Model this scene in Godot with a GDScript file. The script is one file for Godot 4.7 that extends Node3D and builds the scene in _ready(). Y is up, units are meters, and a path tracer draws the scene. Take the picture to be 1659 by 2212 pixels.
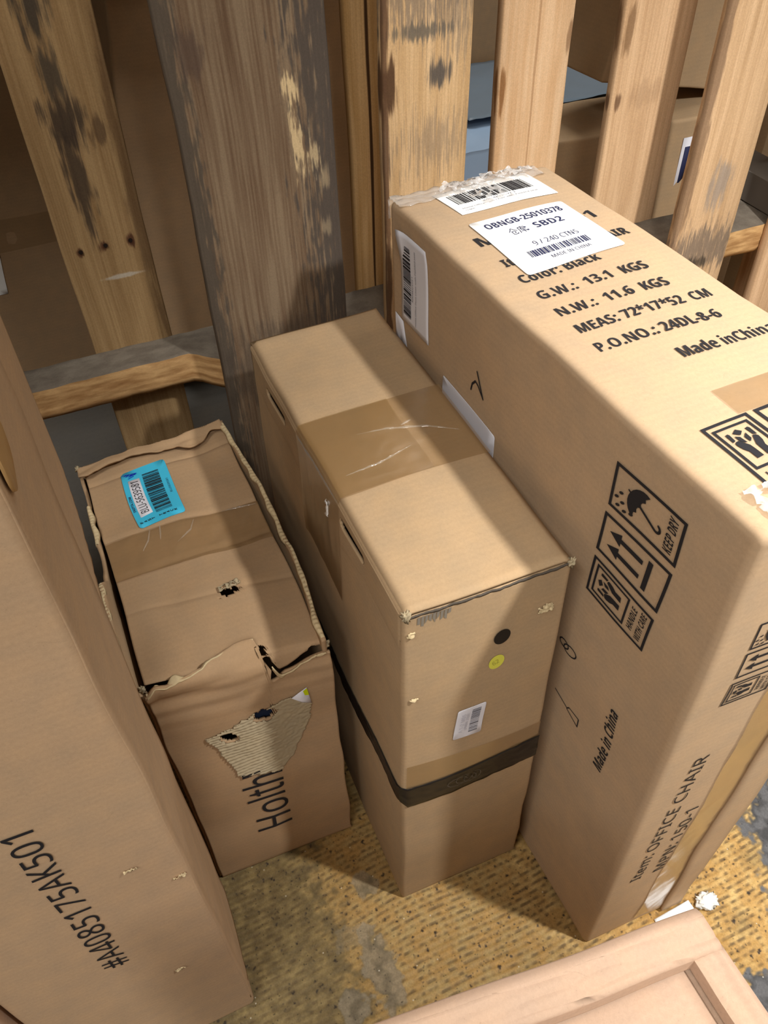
extends Node3D
# A corner of a warehouse: cartons standing on a worn yellow floor in front of an upright wooden pallet.
# x runs along the pallet, y is up, z comes towards the viewer. Metres.

const CAM_Y := 1.0679

var rng := RandomNumberGenerator.new()
var taken := {}
var M := {}
var nz_a := FastNoiseLite.new()
var nz_b := FastNoiseLite.new()
var nz_r := FastNoiseLite.new()

func _ready() -> void:
	rng.seed = 41
	setup_view()
	setup_noise()
	setup_materials()
	build_room()
	build_floor()
	build_pallet()
	build_background()
	build_chair_carton()
	build_tall_carton()
	build_torn_carton()
	build_left_carton()
	build_near_carton()
	build_scraps()

# ------------------------------------------------------------------ view and light
func setup_view() -> void:
	var cam := Camera3D.new()
	cam.name = "camera"
	cam.fov = rad_to_deg(2.0 * atan(1106.0 / 1775.0))
	cam.near = 0.02
	cam.position = Vector3(0, CAM_Y, 0)
	cam.rotation_order = EULER_ORDER_YXZ
	cam.rotation_degrees = Vector3(-45.41, -21.77, -1.98)
	add_child(cam)
	cam.current = true
	var env := Environment.new()
	env.background_mode = Environment.BG_COLOR
	env.background_color = Color(0.02, 0.02, 0.02)
	env.tonemap_mode = Environment.TONE_MAPPER_LINEAR
	env.tonemap_exposure = 0.71
	env.sdfgi_enabled = true
	env.ssao_enabled = true
	env.ssil_enabled = true
	var we := WorldEnvironment.new()
	we.name = "environment"
	we.environment = env
	add_child(we)
	# the high bay lamp behind the photographer's right shoulder, which throws the hard shadows
	high_bay(Vector3(0.66, 1.66, 0.20), Vector3(0.84, 0.45, -0.25), 50.0, 3.9)
	# unseen fill lamps added around the hall to brighten the shaded sides
	batten(Vector3(-0.5, 3.3, 2.1), Vector2(0.6, 1.5), 9.0, "unseen white linear fill lamp added behind the photographer")
	batten(Vector3(-1.2, 2.9, 0.6), Vector2(0.6, 1.5), 6.5, "unseen white linear fill lamp added near the left side wall")
	batten(Vector3(1.5, 3.3, -2.7), Vector2(0.6, 1.5), 7.0, "unseen white linear fill lamp added behind the wooden pallet")
	batten(Vector3(3.2, 3.5, -0.6), Vector2(0.6, 1.5), 4.0, "unseen white linear fill lamp added near the right side wall")

func high_bay(at: Vector3, aim: Vector3, half_angle: float, energy: float) -> void:
	var t := thing("high_bay_lamp", "round high bay lamp with a metal reflector above the cartons", "lamp", at)
	t.look_at_from_position(at, aim, Vector3.FORWARD)
	var prof := [Vector2(0.02, -0.20), Vector2(0.07, -0.19), Vector2(0.075, -0.08), Vector2(0.13, -0.02), Vector2(0.17, 0.06), Vector2(0.165, 0.06), Vector2(0.12, -0.015), Vector2(0.06, -0.06), Vector2(0.0, -0.06)]
	var st := begin()
	for i in prof.size() - 1:
		for j in 28:
			var p := []
			for q in [[i, j], [i + 1, j], [i + 1, j + 1], [i, j + 1]]:
				var r: Vector2 = prof[q[0]]
				var an: float = TAU * q[1] / 28.0
				p.append(Vector3(cos(an) * r.x, sin(an) * r.x, -r.y))
			quad(st, p[0], p[1], p[2], p[3])
	commit(st, "reflector", plain(Color(0.75, 0.75, 0.76), 0.35, 0.6), t)
	var rod := CylinderMesh.new(); rod.top_radius = 0.008; rod.bottom_radius = 0.008; rod.height = 3.8 - at.y - 0.1
	var mr := MeshInstance3D.new(); mr.name = "hanger"; mr.mesh = rod; mr.material_override = plain(Color(0.6, 0.6, 0.6), 0.5)
	t.add_child(mr)
	mr.global_transform = Transform3D(Basis.IDENTITY, at + Vector3(0, 0.1 + rod.height * 0.5, 0))
	var d := CylinderMesh.new(); d.top_radius = 0.03; d.bottom_radius = 0.03; d.height = 0.01
	var md := MeshInstance3D.new(); md.name = "lens"; md.mesh = d; md.rotation_degrees.x = 90; md.position = Vector3(0, 0, 0.015)
	var em := plain(Color(0.9, 0.9, 0.9), 0.6)
	em.emission_enabled = true; em.emission = Color(1.0, 0.99, 0.97); em.emission_energy_multiplier = 2.0
	md.material_override = em
	t.add_child(md)
	var l := SpotLight3D.new()
	l.name = "lamp_light"
	l.light_size = 0.028
	l.light_color = Color(1.0, 0.99, 0.965)
	l.light_energy = energy
	l.spot_angle = half_angle
	l.spot_angle_attenuation = 1.0
	l.spot_range = 14.0
	l.spot_attenuation = 2.0
	l.shadow_enabled = true
	l.position = Vector3(0, 0, -0.11)
	t.add_child(l)

func batten(at: Vector3, size: Vector2, energy: float, label: String) -> void:
	var t := thing("fill_lamp", label, "lamp", at, "linear fill lamps")
	var h := BoxMesh.new(); h.size = Vector3(size.x + 0.04, 0.06, size.y + 0.04)
	var mh := MeshInstance3D.new(); mh.name = "housing"; mh.mesh = h; mh.position = Vector3(0, 0.05, 0)
	mh.material_override = plain(Color(0.85, 0.85, 0.85), 0.5)
	t.add_child(mh)
	var rod := BoxMesh.new(); rod.size = Vector3(0.02, 3.72 - at.y - 0.05, 0.02)
	for s in [-1.0, 1.0]:
		var mr := MeshInstance3D.new(); mr.name = "hanger"; mr.mesh = rod
		mr.position = Vector3(0, 0.06 + rod.size.y * 0.5, s * size.y * 0.35)
		mr.material_override = mh.material_override
		t.add_child(mr, true)
	var d := BoxMesh.new(); d.size = Vector3(size.x, 0.012, size.y)
	var md := MeshInstance3D.new(); md.name = "diffuser"; md.mesh = d; md.position = Vector3(0, 0.014, 0)
	var em := plain(Color(0.9, 0.9, 0.9), 0.6)
	em.emission_enabled = true; em.emission = Color(1.0, 0.98, 0.94); em.emission_energy_multiplier = 2.0
	md.material_override = em
	t.add_child(md)
	var l := AreaLight3D.new()
	l.name = "lamp_light"
	l.area_size = size
	l.area_normalize_energy = true
	l.light_color = Color(1.0, 0.985, 0.955)
	l.light_energy = energy
	l.shadow_enabled = true
	l.area_range = 14.0
	l.area_attenuation = 2.0
	l.rotation_degrees = Vector3(-90, 0, 0)
	t.add_child(l)

# ------------------------------------------------------------------ small helpers
func setup_noise() -> void:
	nz_a.seed = 7; nz_a.frequency = 1.0; nz_a.noise_type = FastNoiseLite.TYPE_SIMPLEX_SMOOTH
	nz_a.fractal_type = FastNoiseLite.FRACTAL_FBM; nz_a.fractal_octaves = 3
	nz_b.seed = 19; nz_b.frequency = 1.0; nz_b.noise_type = FastNoiseLite.TYPE_SIMPLEX_SMOOTH
	nz_b.fractal_type = FastNoiseLite.FRACTAL_NONE
	nz_r.seed = 33; nz_r.frequency = 1.0; nz_r.noise_type = FastNoiseLite.TYPE_VALUE
	nz_r.fractal_type = FastNoiseLite.FRACTAL_FBM; nz_r.fractal_octaves = 3

func numbered(n: String) -> String:
	if not taken.has(n):
		taken[n] = 0
		return n
	taken[n] += 1
	return "%s_%03d" % [n, taken[n]]

func thing(called: String, label: String, category: String, at: Vector3, group := "") -> Node3D:
	var o := Node3D.new()
	o.name = numbered(called)
	add_child(o)
	o.position = at
	o.set_meta("label", label)
	o.set_meta("category", category)
	if group != "":
		o.set_meta("group", group)
	return o

func plain(c: Color, rough: float, metallic := 0.0) -> StandardMaterial3D:
	var m := StandardMaterial3D.new()
	m.albedo_color = c
	m.roughness = rough
	m.metallic = metallic
	m.metallic_specular = 0.4
	return m

func clear(c: Color, rough: float) -> StandardMaterial3D:
	var m := plain(c, rough)
	m.transparency = BaseMaterial3D.TRANSPARENCY_ALPHA
	m.metallic_specular = 0.6
	return m

func setup_materials() -> void:
	var img := Image.create(512, 512, true, Image.FORMAT_RGB8)
	var n1 := FastNoiseLite.new(); n1.seed = 3; n1.frequency = 0.012; n1.fractal_octaves = 4
	var n2 := FastNoiseLite.new(); n2.seed = 9; n2.frequency = 0.12; n2.fractal_octaves = 2
	var i1 := n1.get_seamless_image(512, 512)
	var i2 := n2.get_seamless_image(512, 512)
	var r := RandomNumberGenerator.new(); r.seed = 5
	for y in 512:
		for x in 512:
			var a := i1.get_pixel(x, y).r - 0.5
			var b := i2.get_pixel(x, y).r - 0.5
			var c := r.randf() - 0.5
			var v := 0.94 + a * 0.06 + b * 0.04 + c * 0.035 + 0.006 * sin(y / 512.0 * TAU * 33.0)
			img.set_pixel(x, y, Color(clampf(v, 0, 1), clampf(v * (1.0 - a * 0.02), 0, 1), clampf(v * (1.0 - a * 0.05), 0, 1)))
	# faint scuffs and specks in the liner
	for i in 46:
		var p := Vector2(r.randf() * 512.0, r.randf() * 512.0)
		var d := Vector2.from_angle(r.randf() * TAU)
		var up := 0.03 if r.randf() < 0.65 else -0.05
		for j in int(6 + r.randf() * 34):
			var q := Vector2i(posmod(int(p.x), 512), posmod(int(p.y), 512))
			var c0 := img.get_pixelv(q)
			img.set_pixelv(q, Color(clampf(c0.r + up, 0, 1), clampf(c0.g + up, 0, 1), clampf(c0.b + up, 0, 1)))
			p += d
			d = d.rotated((r.randf() - 0.5) * 0.3)
	for i in 260:
		var q := Vector2i(r.randi() % 512, r.randi() % 512)
		img.set_pixelv(q, img.get_pixelv(q).darkened(0.12))
	img.generate_mipmaps()
	var tex := ImageTexture.create_from_image(img)
	M.board_tex = tex
	# the washboard of the flutes under the liner, and soft dents
	var hm := Image.create(256, 256, false, Image.FORMAT_L8)
	var n3 := FastNoiseLite.new(); n3.seed = 11; n3.frequency = 0.02; n3.fractal_octaves = 3
	var i3 := n3.get_seamless_image(256, 256)
	for y in 256:
		for x in 256:
			var w := 0.5 + 0.5 * sin(float(y) / 256.0 * TAU * 32.0)
			hm.set_pixel(x, y, Color.from_hsv(0, 0, clampf(i3.get_pixel(x, y).r * 0.8 + w * 0.10, 0, 1)))
	M.flute_tex = ImageTexture.create_from_image(hm)
	M.kraft = board(Color(0.720, 0.612, 0.482))
	M.kraft_c = board(Color(0.755, 0.645, 0.525))
	M.kraft_b = board(Color(0.715, 0.595, 0.465))
	M.kraft_d = board(Color(0.775, 0.655, 0.530))
	M.kraft_e = board(Color(0.780, 0.660, 0.570))
	M.torn = board(Color(0.83, 0.75, 0.60))
	M.torn_grey = board(Color(0.69, 0.63, 0.52))
	M.ink = plain(Color(0.115, 0.11, 0.13), 0.75)
	M.ink_blue = plain(Color(0.15, 0.17, 0.31), 0.75)
	M.ink_grey = plain(Color(0.46, 0.46, 0.50), 0.8)
	M.paper = plain(Color(0.975, 0.975, 0.98), 0.55)
	M.paper_dull = plain(Color(0.86, 0.86, 0.90), 0.6)
	M.blue = plain(Color(0.26, 0.74, 0.89), 0.5)
	M.pen_blue = plain(Color(0.03, 0.13, 0.72), 0.6)
	M.lime = plain(Color(0.74, 0.80, 0.04), 0.55)
	M.pale_yellow = plain(Color(0.85, 0.84, 0.33), 0.6)
	M.black_dot = plain(Color(0.10, 0.085, 0.08), 0.6)
	M.black_tape = plain(Color(0.115, 0.105, 0.10), 0.32)
	M.scratch = plain(Color(0.36, 0.34, 0.32), 0.6)
	M.tan_tape = clear(Color(0.68, 0.54, 0.33, 0.12), 0.22)
	M.clear_tape = clear(Color(0.92, 0.90, 0.88, 0.22), 0.10)
	M.clear_thick = clear(Color(0.93, 0.92, 0.92, 0.26), 0.10)
	M.pleat = clear(Color(0.90, 0.86, 0.80, 0.20), 0.10)
	M.dark_plastic = plain(Color(0.13, 0.16, 0.23), 0.35)
	M.dark_grey = plain(Color(0.33, 0.30, 0.27), 0.9)  # dark grey of the strip along the front flap edge
	M.nail = plain(Color(0.16, 0.12, 0.10), 0.6, 0.5)

func board(c: Color) -> StandardMaterial3D:
	var m := plain(c, 0.86)
	m.metallic_specular = 0.28
	m.albedo_texture = M.board_tex
	m.uv1_triplanar = true
	m.uv1_world_triplanar = true
	m.uv1_scale = Vector3(4.3, 4.3, 4.3)
	return m

func commit(st: SurfaceTool, called: String, m: Material, parent: Node, smooth := true) -> MeshInstance3D:
	st.index()
	st.generate_normals()
	var o := MeshInstance3D.new()
	o.name = called
	o.mesh = st.commit()
	o.material_override = m
	parent.add_child(o, true)
	return o

func begin(smooth := true) -> SurfaceTool:
	var st := SurfaceTool.new()
	st.begin(Mesh.PRIMITIVE_TRIANGLES)
	st.set_smooth_group(0 if smooth else 0xFFFFFFFF)
	return st

# counter-clockwise seen from outside goes in; Godot wants clockwise
func tri(st: SurfaceTool, a: Vector3, b: Vector3, c: Vector3) -> void:
	st.add_vertex(a); st.add_vertex(c); st.add_vertex(b)

func quad(st: SurfaceTool, a: Vector3, b: Vector3, c: Vector3, d: Vector3) -> void:
	tri(st, a, b, c); tri(st, a, c, d)

func box_into(st: SurfaceTool, lo: Vector3, hi: Vector3) -> void:
	var p := []
	for i in 8:
		p.append(Vector3(hi.x if i & 1 else lo.x, hi.y if i & 2 else lo.y, hi.z if i & 4 else lo.z))
	quad(st, p[4], p[5], p[7], p[6]); quad(st, p[1], p[0], p[2], p[3])
	quad(st, p[5], p[1], p[3], p[7]); quad(st, p[0], p[4], p[6], p[2])
	quad(st, p[6], p[7], p[3], p[2]); quad(st, p[0], p[1], p[5], p[4])

# ------------------------------------------------------------------ cartons
# A carton is a box whose eight corners were pushed about and whose sides bulge a little.
class Carton:
	var lo: Vector3
	var hi: Vector3
	var corner := []          # actual positions, bit 0 x, bit 1 y, bit 2 z
	var bulge := [0.0, 0.0, 0.0, 0.0, 0.0, 0.0]   # x-, x+, y-, y+, z-, z+
	var base: Vector3
	var noise: FastNoiseLite
	var wob := 0.0012
	var root: Node3D
	var lift = null           # extra height of a crumpled top

	func at(p: Vector3) -> Vector3:
		var f := (p - lo) / (hi - lo)
		var q := Vector3.ZERO
		for i in 8:
			var w: float = (f.x if i & 1 else 1.0 - f.x) * (f.y if i & 2 else 1.0 - f.y) * (f.z if i & 4 else 1.0 - f.z)
			q += corner[i] * w
		var g := Vector3(clampf(f.x, 0, 1), clampf(f.y, 0, 1), clampf(f.z, 0, 1))
		var wx := 4.0 * g.x * (1.0 - g.x)
		var wy := 4.0 * g.y * (1.0 - g.y)
		var wz := 4.0 * g.z * (1.0 - g.z)
		q.x += (-bulge[0] * (1.0 - g.x) + bulge[1] * g.x) * wy * wz
		q.y += (-bulge[2] * (1.0 - g.y) + bulge[3] * g.y) * wx * wz
		q.z += (-bulge[4] * (1.0 - g.z) + bulge[5] * g.z) * wx * wy
		if wob > 0.0 and p.y > 0.004:
			var s := p * 9.0
			q += Vector3(noise.get_noise_3dv(s), noise.get_noise_3dv(s + Vector3(31, 7, 3)), noise.get_noise_3dv(s + Vector3(5, 41, 17))) * wob
		return q

	# a point of a face from its two face coordinates, lifted off the board
	func on(face: String, a: float, b: float, off := 0.0) -> Vector3:
		match face:
			"top": return at(Vector3(a, hi.y, -b)) + Vector3(0, off + (0.0 if lift == null else lift.call(a, b)), 0) - base
			"left": return at(Vector3(lo.x, b, a)) + Vector3(-off, 0, 0) - base
			"right": return at(Vector3(hi.x, b, -a)) + Vector3(off, 0, 0) - base
			"back": return at(Vector3(-a, b, lo.z)) + Vector3(0, 0, -off) - base
		return at(Vector3(a, b, hi.z)) + Vector3(0, 0, off) - base

func carton(called: String, label: String, lo: Vector3, hi: Vector3, moved: Dictionary, bulge: Array, wob := 0.0012, group := "") -> Carton:
	var k := Carton.new()
	k.lo = lo; k.hi = hi; k.bulge = bulge; k.noise = nz_b; k.wob = wob
	for i in 8:
		var n := ("T" if i & 2 else "B") + ("F" if i & 4 else "B") + ("R" if i & 1 else "L")
		var p := Vector3(hi.x if i & 1 else lo.x, hi.y if i & 2 else lo.y, hi.z if i & 4 else lo.z)
		k.corner.append(moved[n] if moved.has(n) else p)
	k.base = Vector3((lo.x + hi.x) * 0.5, 0, (lo.z + hi.z) * 0.5)
	k.base.y = lo.y
	k.root = thing(called, label, "carton", k.base, group)
	return k

func steps(lo: float, hi: float, r: float, n: int) -> Array:
	var a := [lo, lo + r * 0.2, lo + r * 0.55, lo + r, lo + r * 1.25]
	for i in range(1, n):
		a.append(lerpf(lo + r, hi - r, float(i) / n))
	a.append_array([hi - r * 1.25, hi - r, hi - r * 0.55, hi - r * 0.2, hi])
	return a

func rounded(p: Vector3, lo: Vector3, hi: Vector3, r: float) -> Vector3:
	var i := p.clamp(lo + Vector3(r, r, r), hi - Vector3(r, r, r))
	var d := p - i
	return i + d.normalized() * r if d.length() > 0.0 else p

func carton_body(k: Carton, m: Material, r: float, cell: float, called := "body", lo := Vector3.INF, hi := Vector3.INF, open = null) -> MeshInstance3D:
	if lo == Vector3.INF:
		lo = k.lo; hi = k.hi
	var st := begin()
	var d := hi - lo
	var sx := steps(lo.x, hi.x, r, maxi(2, int(d.x / cell)))
	var sy := steps(lo.y, hi.y, r, maxi(2, int(d.y / cell)))
	var sz := steps(lo.z, hi.z, r, maxi(2, int(d.z / cell)))
	for side in 6:
		var ax := side / 2
		var pos := side % 2 == 1
		var us: Array = [sy, sz, sx][ax]
		var vs: Array = [sz, sx, sy][ax]
		var grid := []
		for u in us:
			var row := []
			for v in vs:
				var p := Vector3.ZERO
				match ax:
					0: p = Vector3(hi.x if pos else lo.x, u, v)
					1: p = Vector3(v, hi.y if pos else lo.y, u)
					2: p = Vector3(u, v, hi.z if pos else lo.z)
				row.append(k.at(rounded(p, lo, hi, r)) - k.base)
			grid.append(row)
		for i in us.size() - 1:
			for j in vs.size() - 1:
				if open != null and open.call(side, (us[i] + us[i + 1]) * 0.5, (vs[j] + vs[j + 1]) * 0.5):
					continue
				if pos:
					quad(st, grid[i][j], grid[i + 1][j], grid[i + 1][j + 1], grid[i][j + 1])
				else:
					quad(st, grid[i][j], grid[i][j + 1], grid[i + 1][j + 1], grid[i + 1][j])
	return commit(st, called, m, k.root)

# a sheet of board, tape or paper: a grid of cells, ragged where keep() says no, with a real thickness
func sheet(parent: Node, called: String, m: Material, a0: float, a1: float, b0: float, b1: float, step: float, pos: Callable, thick: float, keep = null) -> MeshInstance3D:
	var na := maxi(1, int(round((a1 - a0) / step)))
	var nb := maxi(1, int(round((b1 - b0) / step)))
	var P := []
	for i in na + 1:
		var row := PackedVector3Array()
		for j in nb + 1:
			row.append(pos.call(lerpf(a0, a1, float(i) / na), lerpf(b0, b1, float(j) / nb)))
		P.append(row)
	var Q := []
	for i in na + 1:
		var row := PackedVector3Array()
		for j in nb + 1:
			var du: Vector3 = P[mini(i + 1, na)][j] - P[maxi(i - 1, 0)][j]
			var dv: Vector3 = P[i][mini(j + 1, nb)] - P[i][maxi(j - 1, 0)]
			row.append(P[i][j] - du.cross(dv).normalized() * thick)
		Q.append(row)
	var on := []
	for i in na:
		var row := []
		for j in nb:
			row.append(true if keep == null else keep.call(lerpf(a0, a1, (i + 0.5) / na), lerpf(b0, b1, (j + 0.5) / nb)))
		on.append(row)
	var st := begin()
	var sides := begin(false)
	for i in na:
		for j in nb:
			if not on[i][j]:
				continue
			quad(st, P[i][j], P[i + 1][j], P[i + 1][j + 1], P[i][j + 1])
			quad(st, Q[i][j], Q[i][j + 1], Q[i + 1][j + 1], Q[i + 1][j])
			if thick < 0.0002:
				continue
			if i == 0 or not on[i - 1][j]: quad(st, Q[i][j], P[i][j], P[i][j + 1], Q[i][j + 1])
			if i == na - 1 or not on[i + 1][j]: quad(st, P[i + 1][j], Q[i + 1][j], Q[i + 1][j + 1], P[i + 1][j + 1])
			if j == 0 or not on[i][j - 1]: quad(st, P[i][j], Q[i][j], Q[i + 1][j], P[i + 1][j])
			if j == nb - 1 or not on[i][j + 1]: quad(st, Q[i][j + 1], P[i][j + 1], P[i + 1][j + 1], Q[i + 1][j + 1])
	return commit(st, called, m, parent)

# four-cornered patch on a face (top left, top right, bottom right, bottom left in face coordinates)
func patch(k: Carton, face: String, c: Array, off: float, called: String, m: Material, parent: Node = null, round_r := 0.0, thick := 0.0003) -> MeshInstance3D:
	var p: Node = parent if parent else k.root
	var poly := PackedVector2Array()
	if round_r > 0.0:
		for i in 4:
			var a: Vector2 = c[i]
			var to_prev: Vector2 = (c[(i + 3) % 4] - a).normalized()
			var to_next: Vector2 = (c[(i + 1) % 4] - a).normalized()
			for s in 6:
				var t := float(s) / 5.0
				var u := a + to_prev * round_r * (1.0 - t) * (1.0 - t) + to_next * round_r * t * t
				poly.append(u)
	else:
		for i in 4: poly.append(c[i])
	return flat(k, face, [poly], off, called, m, p, thick)

# polygons lying on a face, as one part; large ones are cut small enough to follow the bulge
func flat(k: Carton, face: String, polys: Array, off: float, called: String, m: Material, parent: Node, thick := 0.0) -> MeshInstance3D:
	var st := begin()
	for poly0 in polys:
		var poly: PackedVector2Array = poly0
		if Geometry2D.is_polygon_clockwise(poly):
			poly.reverse()
		var tr := Geometry2D.triangulate_polygon(poly)
		for i in range(0, tr.size(), 3):
			split(st, k, face, poly[tr[i]], poly[tr[i + 1]], poly[tr[i + 2]], off, 0)
		if thick > 0.0:
			for i in poly.size():
				var a := poly[i]
				var b := poly[(i + 1) % poly.size()]
				var n := maxi(1, int(a.distance_to(b) / 0.012))
				for s in n:
					var u := a.lerp(b, float(s) / n)
					var v := a.lerp(b, float(s + 1) / n)
					quad(st, k.on(face, u.x, u.y, off - thick), k.on(face, v.x, v.y, off - thick), k.on(face, v.x, v.y, off), k.on(face, u.x, u.y, off))
	return commit(st, called, m, parent)

func split(st: SurfaceTool, k: Carton, face: String, a: Vector2, b: Vector2, c: Vector2, off: float, depth: int) -> void:
	var e := [a.distance_to(b), b.distance_to(c), c.distance_to(a)]
	var w: float = maxf(e[0], maxf(e[1], e[2]))
	if w > 0.02 and depth < 9:
		if e[0] == w:
			var mid := (a + b) * 0.5
			split(st, k, face, a, mid, c, off, depth + 1); split(st, k, face, mid, b, c, off, depth + 1)
		elif e[1] == w:
			var mid := (b + c) * 0.5
			split(st, k, face, a, b, mid, off, depth + 1); split(st, k, face, a, mid, c, off, depth + 1)
		else:
			var mid := (c + a) * 0.5
			split(st, k, face, a, b, mid, off, depth + 1); split(st, k, face, mid, b, c, off, depth + 1)
		return
	var A := k.on(face, a.x, a.y, off)
	var B := k.on(face, b.x, b.y, off)
	var C := k.on(face, c.x, c.y, off)
	if (b - a).cross(c - a) < 0.0:
		tri(st, A, C, B)
	else:
		tri(st, A, B, C)

# printed lettering: from the start to the end of its base line, in face coordinates
func lettering(k: Carton, face: String, words: String, a: Vector2, b: Vector2, cap: float, off: float, m: Material, parent: Node, bold := true, called := "printed_text", mask = null, squeeze := false) -> MeshInstance3D:
	var f := SystemFont.new()
	f.font_names = PackedStringArray(["Droid Sans"])
	f.font_weight = 700 if bold else 400
	var t := TextMesh.new()
	t.font = f; t.text = words; t.font_size = 64; t.pixel_size = 0.01; t.depth = 0.0; t.curve_step = 1.5
	t.horizontal_alignment = HORIZONTAL_ALIGNMENT_LEFT
	var arr := t.get_mesh_arrays()
	var v: PackedVector3Array = arr[Mesh.ARRAY_VERTEX]
	var ix = arr[Mesh.ARRAY_INDEX]
	var x0 := INF; var x1 := -INF
	for p in v:
		x0 = minf(x0, p.x); x1 = maxf(x1, p.x)
	# the base line and the height of capitals, from an H set the same way
	t.text = "H"
	var y0 := INF; var y1 := -INF
	for p in (t.get_mesh_arrays()[Mesh.ARRAY_VERTEX] as PackedVector3Array):
		y0 = minf(y0, p.y); y1 = maxf(y1, p.y)
	var dir := b - a
	var up := Vector2(-dir.y, dir.x).normalized() * cap
	var q := PackedVector2Array()
	for p in v:
		q.append(a + dir * ((p.x - x0) / (x1 - x0)) + up * ((p.y - y0) / (y1 - y0)))
	var st := begin()
	var list := []
	if ix != null and ix.size() > 0:
		for i in ix: list.append(i)
	else:
		for i in v.size(): list.append(i)
	for i in range(0, list.size(), 3):
		var p0: Vector2 = q[list[i]]
		var p1: Vector2 = q[list[i + 1]]
		var p2: Vector2 = q[list[i + 2]]
		if absf((p1 - p0).cross(p2 - p0)) < 1e-12:
			continue
		if mask != null and not mask.call((p0 + p1 + p2) / 3.0):
			continue
		split(st, k, face, p0, p1, p2, off, 8)
	return commit(st, called, m, parent)

# a drawn or printed line
func stroke(pts: Array, width: float, caps := true) -> Array:
	var out := []
	for i in pts.size() - 1:
		var a: Vector2 = pts[i]
		var b: Vector2 = pts[i + 1]
		var d := (b - a).normalized()
		var s := Vector2(-d.y, d.x) * width * 0.5
		out.append(PackedVector2Array([a + s, a - s, b - s, b + s]))
		if caps and i > 0:
			out.append(disc(a, width * 0.5, 7))
	if caps:
		out.append(disc(pts[0], width * 0.5, 7)); out.append(disc(pts[pts.size() - 1], width * 0.5, 7))
	return out

func disc(c: Vector2, r: float, n: int, ry := -1.0) -> PackedVector2Array:
	var o := PackedVector2Array()
	for i in n:
		o.append(c + Vector2(cos(TAU * i / n) * r, sin(TAU * i / n) * (r if ry < 0.0 else ry)))
	return o

func rect(x0: float, y0: float, x1: float, y1: float) -> PackedVector2Array:
	return PackedVector2Array([Vector2(x0, y0), Vector2(x1, y0), Vector2(x1, y1), Vector2(x0, y1)])

func ring(x0: float, y0: float, x1: float, y1: float, w: float) -> Array:
	return [rect(x0, y0, x1, y0 + w), rect(x0, y1 - w, x1, y1), rect(x0, y0 + w, x0 + w, y1 - w), rect(x1 - w, y0 + w, x1, y1 - w)]

func placed(polys: Array, o: Vector2, ex: Vector2, ey: Vector2) -> Array:
	var out := []
	for p in polys:
		var q := PackedVector2Array()
		for v in (p as PackedVector2Array):
			q.append(o + ex * v.x + ey * v.y)
		out.append(q)
	return out

# bars in a unit square, drawn as upright stripes
func bars(n: int, seed_: int) -> Array:
	var r := RandomNumberGenerator.new(); r.seed = seed_
	var x := 0.0
	var list := []
	while list.size() < n:
		var w: float = [1.0, 1.0, 1.6, 2.4, 3.2][r.randi() % 5]
		list.append([x, x + w])
		x += w + [0.9, 0.9, 1.4, 2.2][r.randi() % 4]
	var out := []
	for b in list:
		out.append(rect(b[0] / x, 0, b[1] / x, 1))
	return out

# the three handling marks; unit frame is 1 wide and 1.716 tall
func icon_keep_dry() -> Array:
	var p := ring(0, 0, 1, 1.716, 0.065)
	var turn := -0.42
	var c := Vector2(0.50, 0.98)
	var dome := PackedVector2Array()
	for i in 13:
		var t := PI - PI * i / 12.0
		dome.append(c + Vector2(cos(t) * 0.36, sin(t) * 0.33).rotated(turn))
	for i in range(0, 13):
		var t := float(i) / 12.0
		var sc := absf(sin(t * PI * 4.0)) * 0.055
		if i > 0 and i < 12:
			dome.append(c + Vector2(lerpf(0.36, -0.36, t), sc).rotated(turn))
	p.append(dome)
	var tip := c + Vector2(0, 0.33).rotated(turn)
	p.append_array(stroke([tip, tip + Vector2(0, 0.04).rotated(turn)], 0.04))
	var a := c + Vector2(0, 0.02).rotated(turn)
	var b := c + Vector2(0, -0.42).rotated(turn)
	var hook := [a, b]
	for i in 7:
		var t := PI * i / 6.0
		hook.append(b + Vector2(0.075 - cos(t) * 0.075, -sin(t) * 0.085).rotated(turn))
	p.append_array(stroke(hook, 0.055))
	for q in [Vector2(0.16, 1.50), Vector2(0.32, 1.56), Vector2(0.28, 1.40), Vector2(0.14, 1.32), Vector2(0.46, 1.47), Vector2(0.20, 1.16)]:
		var drop := PackedVector2Array()
		for i in 8:
			drop.append(q + Vector2(cos(TAU * i / 8.0) * 0.032, sin(TAU * i / 8.0) * 0.06).rotated(0.5))
		p.append(drop)
	return p

func icon_arrows() -> Array:
	var p := ring(0, 0, 1, 1.716, 0.065)
	for x in [0.33, 0.67]:
		p.append(rect(x - 0.05, 0.62, x + 0.05, 1.22))
		p.append(PackedVector2Array([Vector2(x - 0.14, 1.20), Vector2(x + 0.14, 1.20), Vector2(x, 1.50)]))
	p.append(rect(0.16, 0.40, 0.84, 0.51))
	return p

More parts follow.
